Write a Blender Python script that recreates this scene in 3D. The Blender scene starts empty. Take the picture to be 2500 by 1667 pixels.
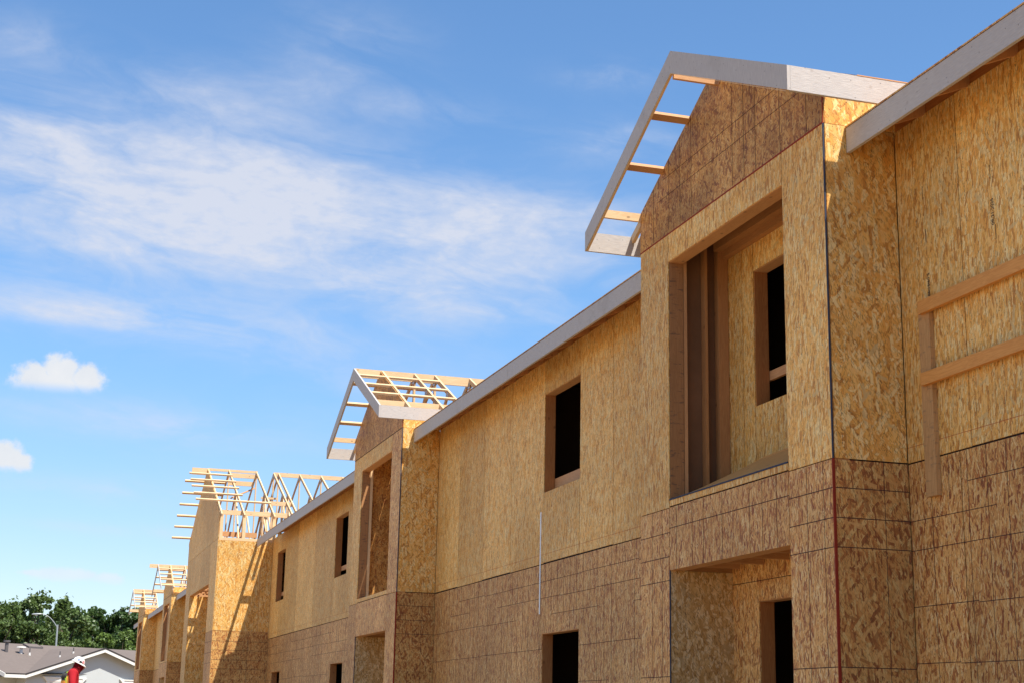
import bpy, math, random
from mathutils import Vector, Matrix
rad = math.radians
C = bpy.context.scene.collection
SC = bpy.context.scene

# ------------------------------------------------------------------ camera
FW = Vector((0.28791, 0.92759, 0.23808)); FW.normalize()
cam_d = bpy.data.cameras.new('camera')
cam = bpy.data.objects.new('camera', cam_d); C.objects.link(cam)
YAW, PIT, ROL = 0.300962067, 0.240385979, 0.0197940746
cy, sy, cp, sp = math.cos(YAW), math.sin(YAW), math.cos(PIT), math.sin(PIT)
fw = Vector((sy*cp, cy*cp, sp)); rt = Vector((cy, -sy, 0)); up = rt.cross(fw)
cr, sr = math.cos(ROL), math.sin(ROL)
r2 = cr*rt + sr*up; u2 = -sr*rt + cr*up
CAMZ = 1.1
M = Matrix(((r2.x, u2.x, -fw.x, 0), (r2.y, u2.y, -fw.y, 0), (r2.z, u2.z, -fw.z, CAMZ), (0, 0, 0, 1)))
cam.matrix_world = M
cam_d.sensor_width = 36; cam_d.lens = 3749.165/2500*36
cam_d.clip_start = 0.1; cam_d.clip_end = 3000
SC.camera = cam
SC.render.resolution_x = 1024; SC.render.resolution_y = 682

# ------------------------------------------------------------------ sun, sky
LT = Vector((-0.245, 0.51, -1.0)).normalized()          # direction the sunlight travels
sun_d = bpy.data.lights.new('sun', 'SUN'); sun = bpy.data.objects.new('sun', sun_d); C.objects.link(sun)
sun.rotation_euler = LT.to_track_quat('-Z', 'Y').to_euler()
sun_d.energy = 4.6; sun_d.angle = rad(0.53); sun_d.color = (1.0, 0.955, 0.88)
EL = math.asin(-LT.z); AZ = math.atan2(-LT.x, -LT.y)
SC.view_settings.view_transform = 'Standard'; SC.view_settings.look = 'None'
SC.view_settings.exposure = 0.80; SC.view_settings.gamma = 1.0
W = bpy.data.worlds.new('World'); SC.world = W; W.use_nodes = True
wt = W.node_tree; wt.nodes.clear()

class G:
    """tiny node helper"""
    def __init__(s, t): s.t = t
    def n(s, ty, **k):
        x = s.t.nodes.new(ty)
        for a, b in k.items(): setattr(x, a, b)
        return x
    def put(s, sock, v):
        if hasattr(v, 'links') or isinstance(v, bpy.types.NodeSocket): s.t.links.new(v, sock)
        else: sock.default_value = v
    def m(s, op, a, b=0.0, c=0.0, clamp=False):
        x = s.n('ShaderNodeMath', operation=op); x.use_clamp = clamp
        s.put(x.inputs[0], a); s.put(x.inputs[1], b)
        if op in ('MULTIPLY_ADD', 'SMOOTH_MIN', 'WRAP'): s.put(x.inputs[2], c)
        return x.outputs[0]
    def mix(s, f, a, b, blend='MIX'):
        x = s.n('ShaderNodeMix', data_type='RGBA', blend_type=blend)
        s.put(x.inputs[0], f); s.put(x.inputs[6], a); s.put(x.inputs[7], b)
        return x.outputs[2]
    def xyz(s, x, y, z=0.0):
        q = s.n('ShaderNodeCombineXYZ'); s.put(q.inputs[0], x); s.put(q.inputs[1], y); s.put(q.inputs[2], z); return q.outputs[0]
    def sep(s, v):
        q = s.n('ShaderNodeSeparateXYZ'); s.put(q.inputs[0], v); return q.outputs
    def noise(s, v, sc, det=3.0, rough=0.5, dist=0.0, dim='3D'):
        q = s.n('ShaderNodeTexNoise', noise_dimensions=dim); s.put(q.inputs['Vector'], v); q.inputs['Scale'].default_value = sc
        q.inputs['Detail'].default_value = det; q.inputs['Roughness'].default_value = rough; q.inputs['Distortion'].default_value = dist
        return q.outputs['Fac']
    def ramp(s, f, stops, interp='LINEAR'):
        q = s.n('ShaderNodeValToRGB'); s.put(q.inputs[0], f); e = q.color_ramp; e.interpolation = interp
        while len(e.elements) < len(stops): e.elements.new(0.5)
        for i, (p, c) in enumerate(stops):
            e.elements[i].position = p; e.elements[i].color = (c[0], c[1], c[2], 1)
        return q.outputs[0]
    def sstep(s, f, a, b):
        q = s.n('ShaderNodeMapRange', interpolation_type='SMOOTHSTEP'); s.put(q.inputs[0], f)
        q.inputs[1].default_value = a; q.inputs[2].default_value = b; return q.outputs[0]

g = G(wt)
tc = g.n('ShaderNodeTexCoord')
sky = g.n('ShaderNodeTexSky', sky_type='NISHITA'); sky.sun_disc = False
sky.sun_elevation = EL; sky.sun_rotation = AZ; sky.altitude = 50
sky.air_density = 1.0; sky.dust_density = 0.15; sky.ozone_density = 2.3
dx, dy, dz = g.sep(tc.outputs['Generated'])
AZD = g.m('MULTIPLY', g.m('ARCTAN2', dx, dy), 180/math.pi)
ELD = g.m('MULTIPLY', g.m('ARCSINE', dz), 180/math.pi)
# drifting thin cloud sheets and three small cumulus heaps, placed by compass bearing and height above the horizon (degrees)
P2 = g.xyz(g.m('MULTIPLY', AZD, 0.55), ELD, 3.1)
warp = g.noise(P2, 0.5, 3, .55)
P3 = g.xyz(g.m('MULTIPLY_ADD', AZD, 0.34, g.m('MULTIPLY', warp, 1.6)), g.m('MULTIPLY_ADD', ELD, 1.0, g.m('MULTIPLY', AZD, 0.10)), 1.7)
nz = g.noise(P3, 0.46, 9, .60, .5)
nf = g.noise(g.xyz(g.m('MULTIPLY', AZD, .5), g.m('MULTIPLY', ELD, 1.2), 9.0), 2.1, 6, .6)
def azel(u, v):
    d = fw + r2*((u-1250)/3749.165) - u2*((v-833.5)/3749.165); d.normalize()
    return math.degrees(math.atan2(d.x, d.y)), math.degrees(math.asin(d.z))
def blob(u, v, ru, rv, amp, tilt=0.0):
    a, e = azel(u, v); sx = math.cos(rad(e))*65.4/ru; sv = 65.4/rv
    X = g.m('SUBTRACT', AZD, a); Y = g.m('SUBTRACT', ELD, e)
    Y = g.m('MULTIPLY_ADD', X, tilt, Y)
    X = g.m('MULTIPLY', X, sx); Y = g.m('MULTIPLY', Y, sv)
    r = g.m('MULTIPLY_ADD', X, X, g.m('MULTIPLY', Y, Y))
    return g.m('MULTIPLY', g.m('EXPONENT', g.m('MULTIPLY', r, -1.0)), amp)
BL = [(120, 560, 400, 100, 1.0, .03), (420, 400, 380, 90, .9, .03), (640, 520, 460, 135, .85, .05), (1060, 560, 430, 130, 1.0, .06), (1400, 590, 260, 90, .85, .05), (60, 340, 230, 90, .65, .0),
      (900, 680, 330, 50, .7, .06), (480, 235, 360, 80, .55, .05), (850, 130, 190, 110, .42, 0), (1060, 270, 250, 40, .50, .1), (1490, 185, 140, 40, .45, 0),
      (1500, 350, 170, 55, .62, 0), (480, 800, 560, 75, .75, .04), (1150, 770, 280, 45, .58, .05), (400, 1040, 420, 60, .6, .05), (60, 110, 170, 70, .45, 0),
      (230, 1290, 330, 18, .45, .02), (1000, 960, 400, 70, .35, .03), (250, 1190, 340, 40, .5, .03), (150, 760, 200, 40, .5, .02)]
tot = None
for b in BL:
    q = blob(*b); tot = q if tot is None else g.m('ADD', tot, q)
# away from the photograph's view the sheets go on as a broken layer
away = g.m('MULTIPLY', g.sstep(g.m('ABSOLUTE', g.m('SUBTRACT', AZD, 17)), 26, 50), .15)
tot = g.m('ADD', tot, away)
den = g.m('MULTIPLY', g.m('MINIMUM', tot, 1.05), g.sstep(g.m('MULTIPLY_ADD', tot, .20, nz), .36, .92))
den = g.m('MULTIPLY', g.m('MULTIPLY', den, 1.12), g.m('MULTIPLY_ADD', nf, .85, .46), clamp=True)
haze_low = g.m('MULTIPLY', g.sstep(ELD, 16.0, -2.0), .0)
def cumulus(parts, seed):
    """heap with a flat base: max of round lumps, edges broken by noise"""
    best = None
    for (u, v, ru, rv) in parts:
        a, e = azel(u, v)
        X = g.m('MULTIPLY', g.m('SUBTRACT', AZD, a), 65.4/ru); Y = g.m('MULTIPLY', g.m('SUBTRACT', ELD, e), 65.4/rv)
        q = g.m('SUBTRACT', 1.0, g.m('SQRT', g.m('MULTIPLY_ADD', X, X, g.m('MULTIPLY', Y, Y))))
        best = q if best is None else g.m('MAXIMUM', best, q)
    n1 = g.noise(g.xyz(AZD, ELD, seed), 2.2, 7, .62)
    q = g.m('ADD', best, g.m('MULTIPLY_ADD', n1, 1.15, -.60))
    a, e = azel(parts[0][0], parts[0][4] if len(parts[0]) > 4 else parts[0][1]+parts[0][3]*.75)
    base = g.sstep(ELD, e-.30, e+.25)
    return g.m('MULTIPLY', g.sstep(q, -.10, .50), base)
cu = cumulus([(148, 908, 64, 50), (85, 920, 60, 42), (205, 925, 58, 42), (125, 935, 110, 40)], 5.0)
cu2 = cumulus([(15, 1115, 50, 42), (50, 1130, 34, 28)], 8.0)
cu3 = g.m('MULTIPLY', cumulus([(160, 1402, 90, 20), (265, 1412, 45, 17), (100, 1398, 55, 9)], 12.0), .55)
cum = g.m('MAXIMUM', g.m('MAXIMUM', cu, cu2), cu3)
skyc = g.mix(1.0, sky.outputs[0], g.mix(g.sstep(ELD, 1.0, 16.0), (.84, .84, .93, 1), (.80, 1.04, 1.20, 1)), 'MULTIPLY')
thin = g.n('ShaderNodeRGB').outputs[0]; thin.default_value = (4.6, 4.75, 5.3, 1)
shade = g.noise(g.xyz(AZD, ELD, 2.0), 1.1, 4, .55)
heap = g.mix(shade, (4.7, 4.9, 5.2, 1), (5.7, 5.65, 5.6, 1))
c1 = g.mix(g.m('MULTIPLY', den, .86), skyc, thin)
c2 = g.mix(g.m('MULTIPLY', cum, .93), c1, heap)
bg = g.n('ShaderNodeBackground'); g.put(bg.inputs[0], c2); bg.inputs[1].default_value = 0.094
wo = g.n('ShaderNodeOutputWorld'); wt.links.new(bg.outputs[0], wo.inputs[0])

# ------------------------------------------------------------------ materials
MATS = {}
def newmat(name, rough=.7, spec=.3):
    m = bpy.data.materials.new(name); m.use_nodes = True; t = m.node_tree
    b = t.nodes['Principled BSDF']; b.inputs['Roughness'].default_value = rough
    b.inputs['Specular IOR Level'].default_value = spec
    MATS[name] = m
    return m, G(t), b
def simple(name, col, rough=.7, spec=.3, var=.12, sc=6.0, metal=0.0):
    m, g, b = newmat(name, rough, spec)
    tc = g.n('ShaderNodeTexCoord')
    n = g.noise(tc.outputs['Object'], sc, 4, .6)
    c = g.mix(n, [x*(1-var) for x in col]+[1], [min(1, x*(1+var)) for x in col]+[1])
    g.put(b.inputs['Base Color'], c); b.inputs['Metallic'].default_value = metal
    return m
def osb(name, base, flakes, angs, ln=.13, wd=.032, dark=(.12, .06, .025), lowvar=.08, marks=True, gain=1.0, dens=.42, edge=.74):
    """oriented strand board: overlapping rectangular strands, each with its own colour"""
    m, g, b = newmat(name, .62, .25)
    uv = g.n('ShaderNodeUVMap').outputs[0]
    def lay(v, ang, sx, sy, seed, thr, dens, feather=.05):
        mp = g.n('ShaderNodeMapping', vector_type='TEXTURE'); g.put(mp.inputs[0], v)
        mp.inputs['Rotation'].default_value = (0, 0, rad(ang)); mp.inputs['Scale'].default_value = (sx, sy, 1)
        ad = g.n('ShaderNodeVectorMath', operation='ADD'); g.put(ad.inputs[0], mp.outputs[0]); ad.inputs[1].default_value = (seed*7.31, seed*3.77, 0)
        vo = g.n('ShaderNodeTexVoronoi', voronoi_dimensions='2D', distance='CHEBYCHEV'); g.put(vo.inputs['Vector'], ad.outputs[0])
        vo.inputs['Scale'].default_value = 1.0; vo.inputs['Randomness'].default_value = .85
        r, gg, bb = g.sep(vo.outputs['Color'])
        size = g.m('MULTIPLY_ADD', gg, thr*.6, thr*.55)
        inside = g.m('MULTIPLY', g.m('SUBTRACT', size, vo.outputs['Distance']), 1/feather, clamp=True)
        act = g.m('LESS_THAN', r, dens)
        core = g.m('MULTIPLY', g.m('SUBTRACT', size, vo.outputs['Distance']), 9.0, clamp=True)
        return g.m('MULTIPLY', inside, act), bb, core
    wob = g.noise(uv, 9.0, 2, .5, dim='2D')
    va = g.n('ShaderNodeVectorMath', operation='MULTIPLY_ADD'); g.put(va.inputs[0], g.xyz(wob, g.noise(uv, 11.0, 2, .5, dim='2D'), 0)); va.inputs[1].default_value = (.014, .014, 0); g.put(va.inputs[2], uv)
    v = va.outputs[0]
    fine = g.n('ShaderNodeMapping', vector_type='TEXTURE'); g.put(fine.inputs[0], v); fine.inputs['Scale'].default_value = (.005, .07, 1)
    fn = g.noise(fine.outputs[0], 1.0, 3, .6, dim='2D')
    col = g.mix(g.sstep(fn, .3, .7), [x*.9 for x in base]+[1], [x*1.08 for x in base]+[1])
    k = len(flakes); rr = random.Random(len(name))
    for i, a in enumerate(angs):
        sc_ = rr.uniform(.6, 1.25)
        mk, rnd, core = lay(v, a, wd*sc_, ln*sc_*rr.uniform(.8, 1.25), i+1, .62, dens)
        fl = flakes[:]; rr.shuffle(fl)
        fc = g.ramp(rnd, [(j/k, fl[j]) for j in range(k)], 'CONSTANT')
        fc = g.mix(1.0, fc, g.mix(fn, (.90, .89, .87, 1), (1.08, 1.08, 1.07, 1)), 'MULTIPLY')
        fc = g.mix(core, g.mix(1.0, fc, (edge, edge*.93, edge*.86, 1), 'MULTIPLY'), fc)  # strand rims darkened in the colour, drawn as a small shadow outline
        col = g.mix(g.m('MULTIPLY', mk, .92), col, fc)
    for i, a in enumerate(angs[:3]):      # resin-dark slivers and gaps between strands
        mk, rnd, core = lay(v, a*.6+3, wd*.15, ln*.30, 20+i, .5, .13, .10)
        col = g.mix(g.m('MULTIPLY', mk, .62), col, list(dark)+[1])
    for i, a in enumerate([12, 70, -35]):      # a few big odd strands
        mk, rnd, core = lay(v, a, wd*1.8, ln*1.3, 30+i, .42, .08, .05)
        fc = g.ramp(rnd, [(0, flakes[0]), (.35, [x*.7 for x in flakes[1]]), (.7, flakes[2])], 'CONSTANT')
        col = g.mix(g.m('MULTIPLY', mk, .7), col, fc)
    low = g.noise(uv, 1.1, 4, .62, dim='2D')
    col = g.mix(1.0, col, g.mix(g.sstep(low, .3, .7), [1-lowvar, 1-lowvar*1.15, 1-lowvar*1.3, 1], [1+lowvar*.5, 1+lowvar*.45, 1+lowvar*.4, 1]), 'MULTIPLY')
    shn = g.noise(uv, .13, 1, .5, dim='2D')
    col = g.mix(1.0, col, g.mix(g.sstep(shn, .35, .65), (.86, .835, .80, 1), (1.08, 1.08, 1.07, 1)), 'MULTIPLY')
    ux, uy, _ = g.sep(uv)
    if marks:                              # printed stud lines: dashed, every 0.35 m
        f = g.m('SUBTRACT', g.m('FRACT', g.m('MULTIPLY', ux, 1/.354)), .5)
        f = g.m('LESS_THAN', g.m('ABSOLUTE', f), .009)
        dsh = g.m('LESS_THAN', g.m('FRACT', g.m('MULTIPLY', uy, 4.2)), .42)
        sp_ = g.sstep(g.noise(uv, 60, 2, .7, dim='2D'), .42, .6)
        col = g.mix(g.m('MULTIPLY', g.m('MULTIPLY', f, dsh), g.m('MULTIPLY', sp_, .8)), col, (.06, .04, .03, 1))
    # nail heads along the seams
    gx = g.m('LESS_THAN', g.m('ABSOLUTE', g.m('SUBTRACT', g.m('FRACT', g.m('MULTIPLY', ux, 1/.354)), .53)), .013)
    gy = g.m('LESS_THAN', g.m('ABSOLUTE', g.m('SUBTRACT', g.m('FRACT', g.m('MULTIPLY', uy, 1/.135)), .5)), .03)
    col = g.mix(g.m('MULTIPLY', g.m('MULTIPLY', gx, gy), .55), col, (.05, .035, .03, 1))
    if gain != 1.0: col = g.mix(1.0, col, (gain, gain, gain, 1), 'MULTIPLY')
    g.put(b.inputs['Base Color'], col)
    bp = g.n('ShaderNodeBump'); bp.inputs['Strength'].default_value = .25; bp.inputs['Distance'].default_value = .002
    g.put(bp.inputs['Height'], fn); g.put(b.inputs['Normal'], bp.outputs[0])
    return m
def lumber(name, a, b_, knots=.5, rough=.65, ring=30.0, stain=None):
    m, g, b = newmat(name, rough, .25)
    uv = g.n('ShaderNodeUVMap').outputs[0]
    mp = g.n('ShaderNodeMapping', vector_type='TEXTURE'); g.put(mp.inputs[0], uv); mp.inputs['Scale'].default_value = (.05, .7, 1)
    n1 = g.noise(mp.outputs[0], 1.6, 3, .55, .6, dim='2D')
    w = g.m('SINE', g.m('MULTIPLY', n1, ring))
    mp2 = g.n('ShaderNodeMapping', vector_type='TEXTURE'); g.put(mp2.inputs[0], uv); mp2.inputs['Scale'].default_value = (.003, .12, 1)
    n2 = g.noise(mp2.outputs[0], 1.0, 3, .6, dim='2D')
    f = g.m('MULTIPLY_ADD', w, .22, g.m('MULTIPLY_ADD', n2, .6, .2), clamp=True)
    col = g.mix(f, list(a)+[1], list(b_)+[1])
    vo = g.n('ShaderNodeTexVoronoi', voronoi_dimensions='2D'); mp3 = g.n('ShaderNodeMapping', vector_type='TEXTURE'); g.put(mp3.inputs[0], uv)
    mp3.inputs['Scale'].default_value = (.35, .5, 1); g.put(vo.inputs['Vector'], mp3.outputs[0]); vo.inputs['Scale'].default_value = 1
    kn = g.sstep(vo.outputs['Distance'], .055, .02)
    col = g.mix(g.m('MULTIPLY', kn, knots), col, (.10, .04, .015, 1))
    low = g.noise(uv, .8, 3, .6, dim='2D')
    col = g.mix(1.0, col, g.mix(low, (.82, .8, .78, 1), (1.12, 1.12, 1.12, 1)), 'MULTIPLY')
    if stain:
        mp4 = g.n('ShaderNodeMapping', vector_type='TEXTURE'); g.put(mp4.inputs[0], uv); mp4.inputs['Scale'].default_value = (.12, .03, 1)
        s = g.sstep(g.noise(mp4.outputs[0], 1.0, 4, .6, dim='2D'), .56, .72)
        col = g.mix(g.m('MULTIPLY', s, .6), col, list(stain)+[1])
    g.put(b.inputs['Base Color'], col)
    return m
A1 = [12, -9, 38, 3, -22, 7, -5, 16, -2]
A2 = [64, -24, 38, -50, 12, 80, -10, 28, -40, 5]
A3 = [48, -33, 14, -58, 24, -12, 5, -22, 9]
LB = (.84, .48, .135)
LF = [(.86, .52, .17), (.90, .65, .29), (.77, .38, .085), (.83, .465, .12), (.57, .255, .055), (.90, .67, .30), (.80, .42, .095), (.88, .53, .16)]
DB = (.67, .345, .108)
DF = [(.76, .43, .145), (.47, .17, .05), (.81, .51, .20), (.63, .30, .088), (.29, .085, .03), (.72, .38, .115), (.86, .60, .28), (.68, .35, .108)]
osb('osb_pale', LB, LF, A1, ln=.115, wd=.021, edge=.80)
osb('osb_pale_crossed', [x*.98 for x in LB], LF, A2, ln=.135, wd=.027, edge=.80)
osb('osb_pale_beige', [.70, .47, .21], [(.76, .53, .26), (.66, .42, .17), (.50, .28, .09), (.80, .60, .33), (.60, .36, .13)], A2, ln=.13, wd=.03, edge=.82)
osb('osb_brown', DB, DF, A3, ln=.085, wd=.015, marks=False, lowvar=.12, edge=.74)
osb('osb_brown_crossed', [x*1.02 for x in DB], [(.75, .44, .155), (.49, .195, .058), (.70, .38, .12), (.64, .31, .09), (.32, .11, .038), (.78, .52, .20), (.69, .39, .125)], A2, ln=.12, wd=.024, marks=False, lowvar=.12, edge=.70)
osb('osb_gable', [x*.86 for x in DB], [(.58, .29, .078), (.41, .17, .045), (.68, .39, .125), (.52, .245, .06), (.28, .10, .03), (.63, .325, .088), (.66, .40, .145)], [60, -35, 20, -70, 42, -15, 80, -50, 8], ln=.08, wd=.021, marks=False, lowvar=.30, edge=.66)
lumber('lumber_pale', (.62, .40, .20), (.80, .58, .34))
lumber('lumber_fir', (.50, .24, .10), (.66, .37, .17), ring=38)
lumber('lumber_red', (.36, .125, .035), (.52, .22, .07), ring=34)
lumber('lumber_stained', (.31, .145, .055), (.44, .22, .09), stain=(.06, .045, .045), knots=.7)
lumber('lumber_weathered', (.42, .22, .085), (.60, .35, .145), stain=(.24, .155, .09))
lumber('lumber_rail', (.58, .235, .055), (.76, .365, .10), ring=34)
lumber('lumber_shade', (.36, .165, .06), (.50, .25, .095))  # shaded copy of the lumber: recess gloom put into the colour
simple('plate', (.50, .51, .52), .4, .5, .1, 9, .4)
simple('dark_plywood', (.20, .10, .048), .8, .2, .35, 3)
simple('interior_wood', (.085, .05, .03), .9, .1, .3, 2)  # darker than the framing wood: room shade put into the colour
simple('seam_dark', (.030, .022, .020), .9, .1)
simple('edge_blue', (.045, .055, .085), .8, .2)
simple('edge_red', (.26, .030, .014), .75, .2)
simple('chalk_line', (.42, .12, .05), .8, .1)
simple('line_brown', (.065, .038, .034), .9, .1)
simple('ink', (.055, .04, .035), .8, .1)
simple('tarp_black', (.02, .02, .022), .5)
# primed white trim boards: rough brushed primer, knots bleeding through
m, g, b = newmat('primed_board', .6, .3)
uv = g.n('ShaderNodeUVMap').outputs[0]
mp = g.n('ShaderNodeMapping', vector_type='TEXTURE'); g.put(mp.inputs[0], uv); mp.inputs['Scale'].default_value = (.006, .09, 1)
n = g.noise(mp.outputs[0], 1.0, 4, .65, dim='2D')
col = g.mix(g.sstep(n, .3, .75), (.44, .395, .36, 1), (.54, .495, .45, 1))
vo = g.n('ShaderNodeTexVoronoi', voronoi_dimensions='2D'); g.put(vo.inputs['Vector'], uv); vo.inputs['Scale'].default_value = 2.3
kn = g.sstep(vo.outputs['Distance'], .055, .01)
col = g.mix(g.m('MULTIPLY', kn, .5), col, (.34, .28, .24, 1))
vo2 = g.n('ShaderNodeTexVoronoi', voronoi_dimensions='2D'); g.put(vo2.inputs['Vector'], uv); vo2.inputs['Scale'].default_value = 5.5
nl = g.m('LESS_THAN', vo2.outputs['Distance'], .028)
col = g.mix(g.m('MULTIPLY', nl, .7), col, (.12, .10, .09, 1))
sm = g.noise(uv, 1.7, 5, .65, dim='2D')
col = g.mix(g.m('MULTIPLY', g.sstep(sm, .52, .78), .28), col, (.30, .26, .22, 1))
g.put(b.inputs['Base Color'], col)
bp = g.n('ShaderNodeBump'); bp.inputs['Strength'].default_value = .6; bp.inputs['Distance'].default_value = .003
g.put(bp.inputs['Height'], n); g.put(b.inputs['Normal'], bp.outputs[0])
# galvanised strap with punched holes
m, g, b = newmat('galvanised', .38, .5); b.inputs['Metallic'].default_value = .15
uv = g.n('ShaderNodeUVMap').outputs[0]; ux, uy, _ = g.sep(uv)
hx = g.m('SUBTRACT', g.m('FRACT', g.m('MULTIPLY', ux, 1/.02)), .5)
hy = g.m('SUBTRACT', g.m('FRACT', g.m('MULTIPLY_ADD', uy, 1/.028, g.m('MULTIPLY', g.m('FLOOR', g.m('MULTIPLY', ux, 1/.02)), .5))), .5)
hol = g.m('LESS_THAN', g.m('MULTIPLY_ADD', hx, hx, g.m('MULTIPLY', hy, hy)), .045)
g.put(b.inputs['Base Color'], g.mix(hol, (.78, .79, .80, 1), (.08, .07, .07, 1)))

# ------------------------------------------------------------------ mesh helpers
RND = random.Random(4)
class MB:
    def __init__(s): s.v = []; s.f = []; s.uv = []; s.mi = []; s.mats = []
    def mat(s, name):
        if name not in s.mats: s.mats.append(name)
        return s.mats.index(name)
    def face(s, pts, uvs, mat):
        i = len(s.v); s.v += [tuple(p) for p in pts]; s.f.append(tuple(range(i, i+len(pts)))); s.uv += list(uvs); s.mi.append(s.mat(mat))
    def box(s, x0, x1, y0, y1, z0, z1, mat, grain='Z', off=None):
        if x0 > x1: x0, x1 = x1, x0
        if y0 > y1: y0, y1 = y1, y0
        if z0 > z1: z0, z1 = z1, z0
        if off is None: off = (RND.uniform(0, 40), RND.uniform(0, 40))
        def U(p, ax):
            o = [i for i in range(3) if i != ax]
            gi = 'XYZ'.index(grain)
            if gi in o: o.remove(gi); return (p[o[0]]+off[0], p[gi]+off[1])
            return (p[o[0]]+off[0], p[o[1]]+off[1])
        P = lambda a, b, c: ((x0, x1)[a], (y0, y1)[b], (z0, z1)[c])
        for ax, q in ((0, [(0, 0, 0), (0, 0, 1), (0, 1, 1), (0, 1, 0)]), (0, [(1, 0, 0), (1, 1, 0), (1, 1, 1), (1, 0, 1)]),
                      (1, [(0, 0, 0), (1, 0, 0), (1, 0, 1), (0, 0, 1)]), (1, [(0, 1, 0), (0, 1, 1), (1, 1, 1), (1, 1, 0)]),
                      (2, [(0, 0, 0), (0, 1, 0), (1, 1, 0), (1, 0, 0)]), (2, [(0, 0, 1), (1, 0, 1), (1, 1, 1), (0, 1, 1)])):
            pts = [P(*k) for k in q]; s.face(pts, [U(p, ax) for p in pts], mat)
    def beam(s, p0, p1, w, h, mat, up=(0, 0, 1)):
        """bar from p0 to p1 (centre line), w across, h along 'up'"""
        p0 = Vector(p0); p1 = Vector(p1); d = (p1-p0); L = d.length; d.normalize(); up = Vector(up)
        a = d.cross(up).normalized(); u = a.cross(d).normalized()
        o = (RND.uniform(0, 40), RND.uniform(0, 40))
        c = [[p + a*(i*w/2) + u*(j*h/2) for (i, j) in ((-1, -1), (1, -1), (1, 1), (-1, 1))] for p in (p0, p1)]
        ws = [w, h, w, h]; acc = 0
        for k in range(4):
            k2 = (k+1) % 4
            s.face([c[0][k], c[0][k2], c[1][k2], c[1][k]], [(o[0]+acc, o[1]), (o[0]+acc+ws[k], o[1]), (o[0]+acc+ws[k], o[1]+L), (o[0]+acc, o[1]+L)], mat)
            acc += ws[k]
        s.face([c[0][3], c[0][2], c[0][1], c[0][0]], [(o[0], o[1]), (o[0]+w, o[1]), (o[0]+w, o[1]+h), (o[0], o[1]+h)], mat)
        s.face(c[1], [(o[0], o[1]), (o[0]+w, o[1]), (o[0]+w, o[1]+h), (o[0], o[1]+h)], mat)
    def prism(s, poly, x0, x1, mat, axis='X', off=None, fan=True):
        """poly of (a,b) pairs: (y,z) for axis X, (x,z) for axis Y"""
        if off is None: off = (RND.uniform(0, 40), RND.uniform(0, 40))
        Q = (lambda t, p: (t, p[0], p[1])) if axis == 'X' else (lambda t, p: (p[0], t, p[1]))
        for t, rev in ((x0, 0), (x1, 1)):
            pl = list(poly)[::-1] if rev else list(poly)
            s.face([Q(t, p) for p in pl], [(p[0]+off[0], p[1]+off[1]) for p in pl], mat)
        n = len(poly)
        for i in range(n):
            a, b_ = poly[i], poly[(i+1) % n]; L = math.hypot(a[0]-b_[0], a[1]-b_[1]); e = abs(x1-x0)
            s.face([Q(x0, a), Q(x1, a), Q(x1, b_), Q(x0, b_)], [(off[0], off[1]), (off[0]+e, off[1]), (off[0]+e, off[1]+L), (off[0], off[1]+L)], mat)
    def quad(s, pts, mat, sc=1.0):
        o = (RND.uniform(0, 40), RND.uniform(0, 40)); p = [Vector(q) for q in pts]
        ex = (p[1]-p[0]).normalized(); nrm = ex.cross(p[2]-p[0]).normalized(); ey = nrm.cross(ex)
        s.face(p, [((q-p[0]).dot(ex)*sc+o[0], (q-p[0]).dot(ey)*sc+o[1]) for q in p], mat)
    def cyl(s, p0, p1, r0, r1, mat, n=12, caps=True):
        p0 = Vector(p0); p1 = Vector(p1); d = (p1-p0).normalized()
        a = d.cross(Vector((0, 0, 1)) if abs(d.z) < .95 else Vector((1, 0, 0))).normalized(); b_ = d.cross(a)
        R = [[p + (a*math.cos(t)+b_*math.sin(t))*r for t in [2*math.pi*k/n for k in range(n)]] for p, r in ((p0, r0), (p1, r1))]
        for k in range(n):
            j = (k+1) % n
            s.face([R[0][k], R[0][j], R[1][j], R[1][k]], [(k/n, 0), ((k+1)/n, 0), ((k+1)/n, 1), (k/n, 1)], mat)
        if caps:
            s.face(R[0][::-1], [(0, 0)]*n, mat); s.face(R[1], [(0, 0)]*n, mat)
    def build(s, name, parent=None, label=None, smooth=False, weld=False):
        me = bpy.data.meshes.new(name); me.from_pydata(s.v, [], s.f); 
        for mn in s.mats: me.materials.append(MATS[mn])
        l = me.uv_layers.new(name='UVMap'); flat = []
        for q in s.uv: flat += [q[0], q[1]]
        l.data.foreach_set('uv', flat)
        me.polygons.foreach_set('material_index', s.mi)
        if smooth: me.polygons.foreach_set('use_smooth', [True]*len(s.f))
        me.update()
        import bmesh
        bm = bmesh.new(); bm.from_mesh(me)
        if weld: bmesh.ops.remove_doubles(bm, verts=bm.verts, dist=1e-4)
        bmesh.ops.recalc_face_normals(bm, faces=bm.faces); bm.to_mesh(me); bm.free()
        o = bpy.data.objects.new(name, me); C.objects.link(o)
        if parent: attach(o, parent)
        if label: o['label'] = label
        return o
def attach(o, parent):
    o.parent = parent
    loc = parent.location.copy()
    p = parent
    rootloc = Vector((0, 0, 0))
    if p.type == 'EMPTY': rootloc = p.location.copy(); o.matrix_parent_inverse = (Matrix.Translation(rootloc) @ p.rotation_euler.to_matrix().to_4x4()).inverted() if p.get('rotfix') else Matrix.Translation(-rootloc)
    return o
def thing(name, loc, label, cat, group=None):
    o = bpy.data.objects.new(name, None); C.objects.link(o); o.location = loc
    o['label'] = label; o['category'] = cat
    if group: o['group'] = group
    return o
def tag(o, label, cat, group=None):
    o['label'] = label; o['category'] = cat
    if group: o['group'] = group
    return o

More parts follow.
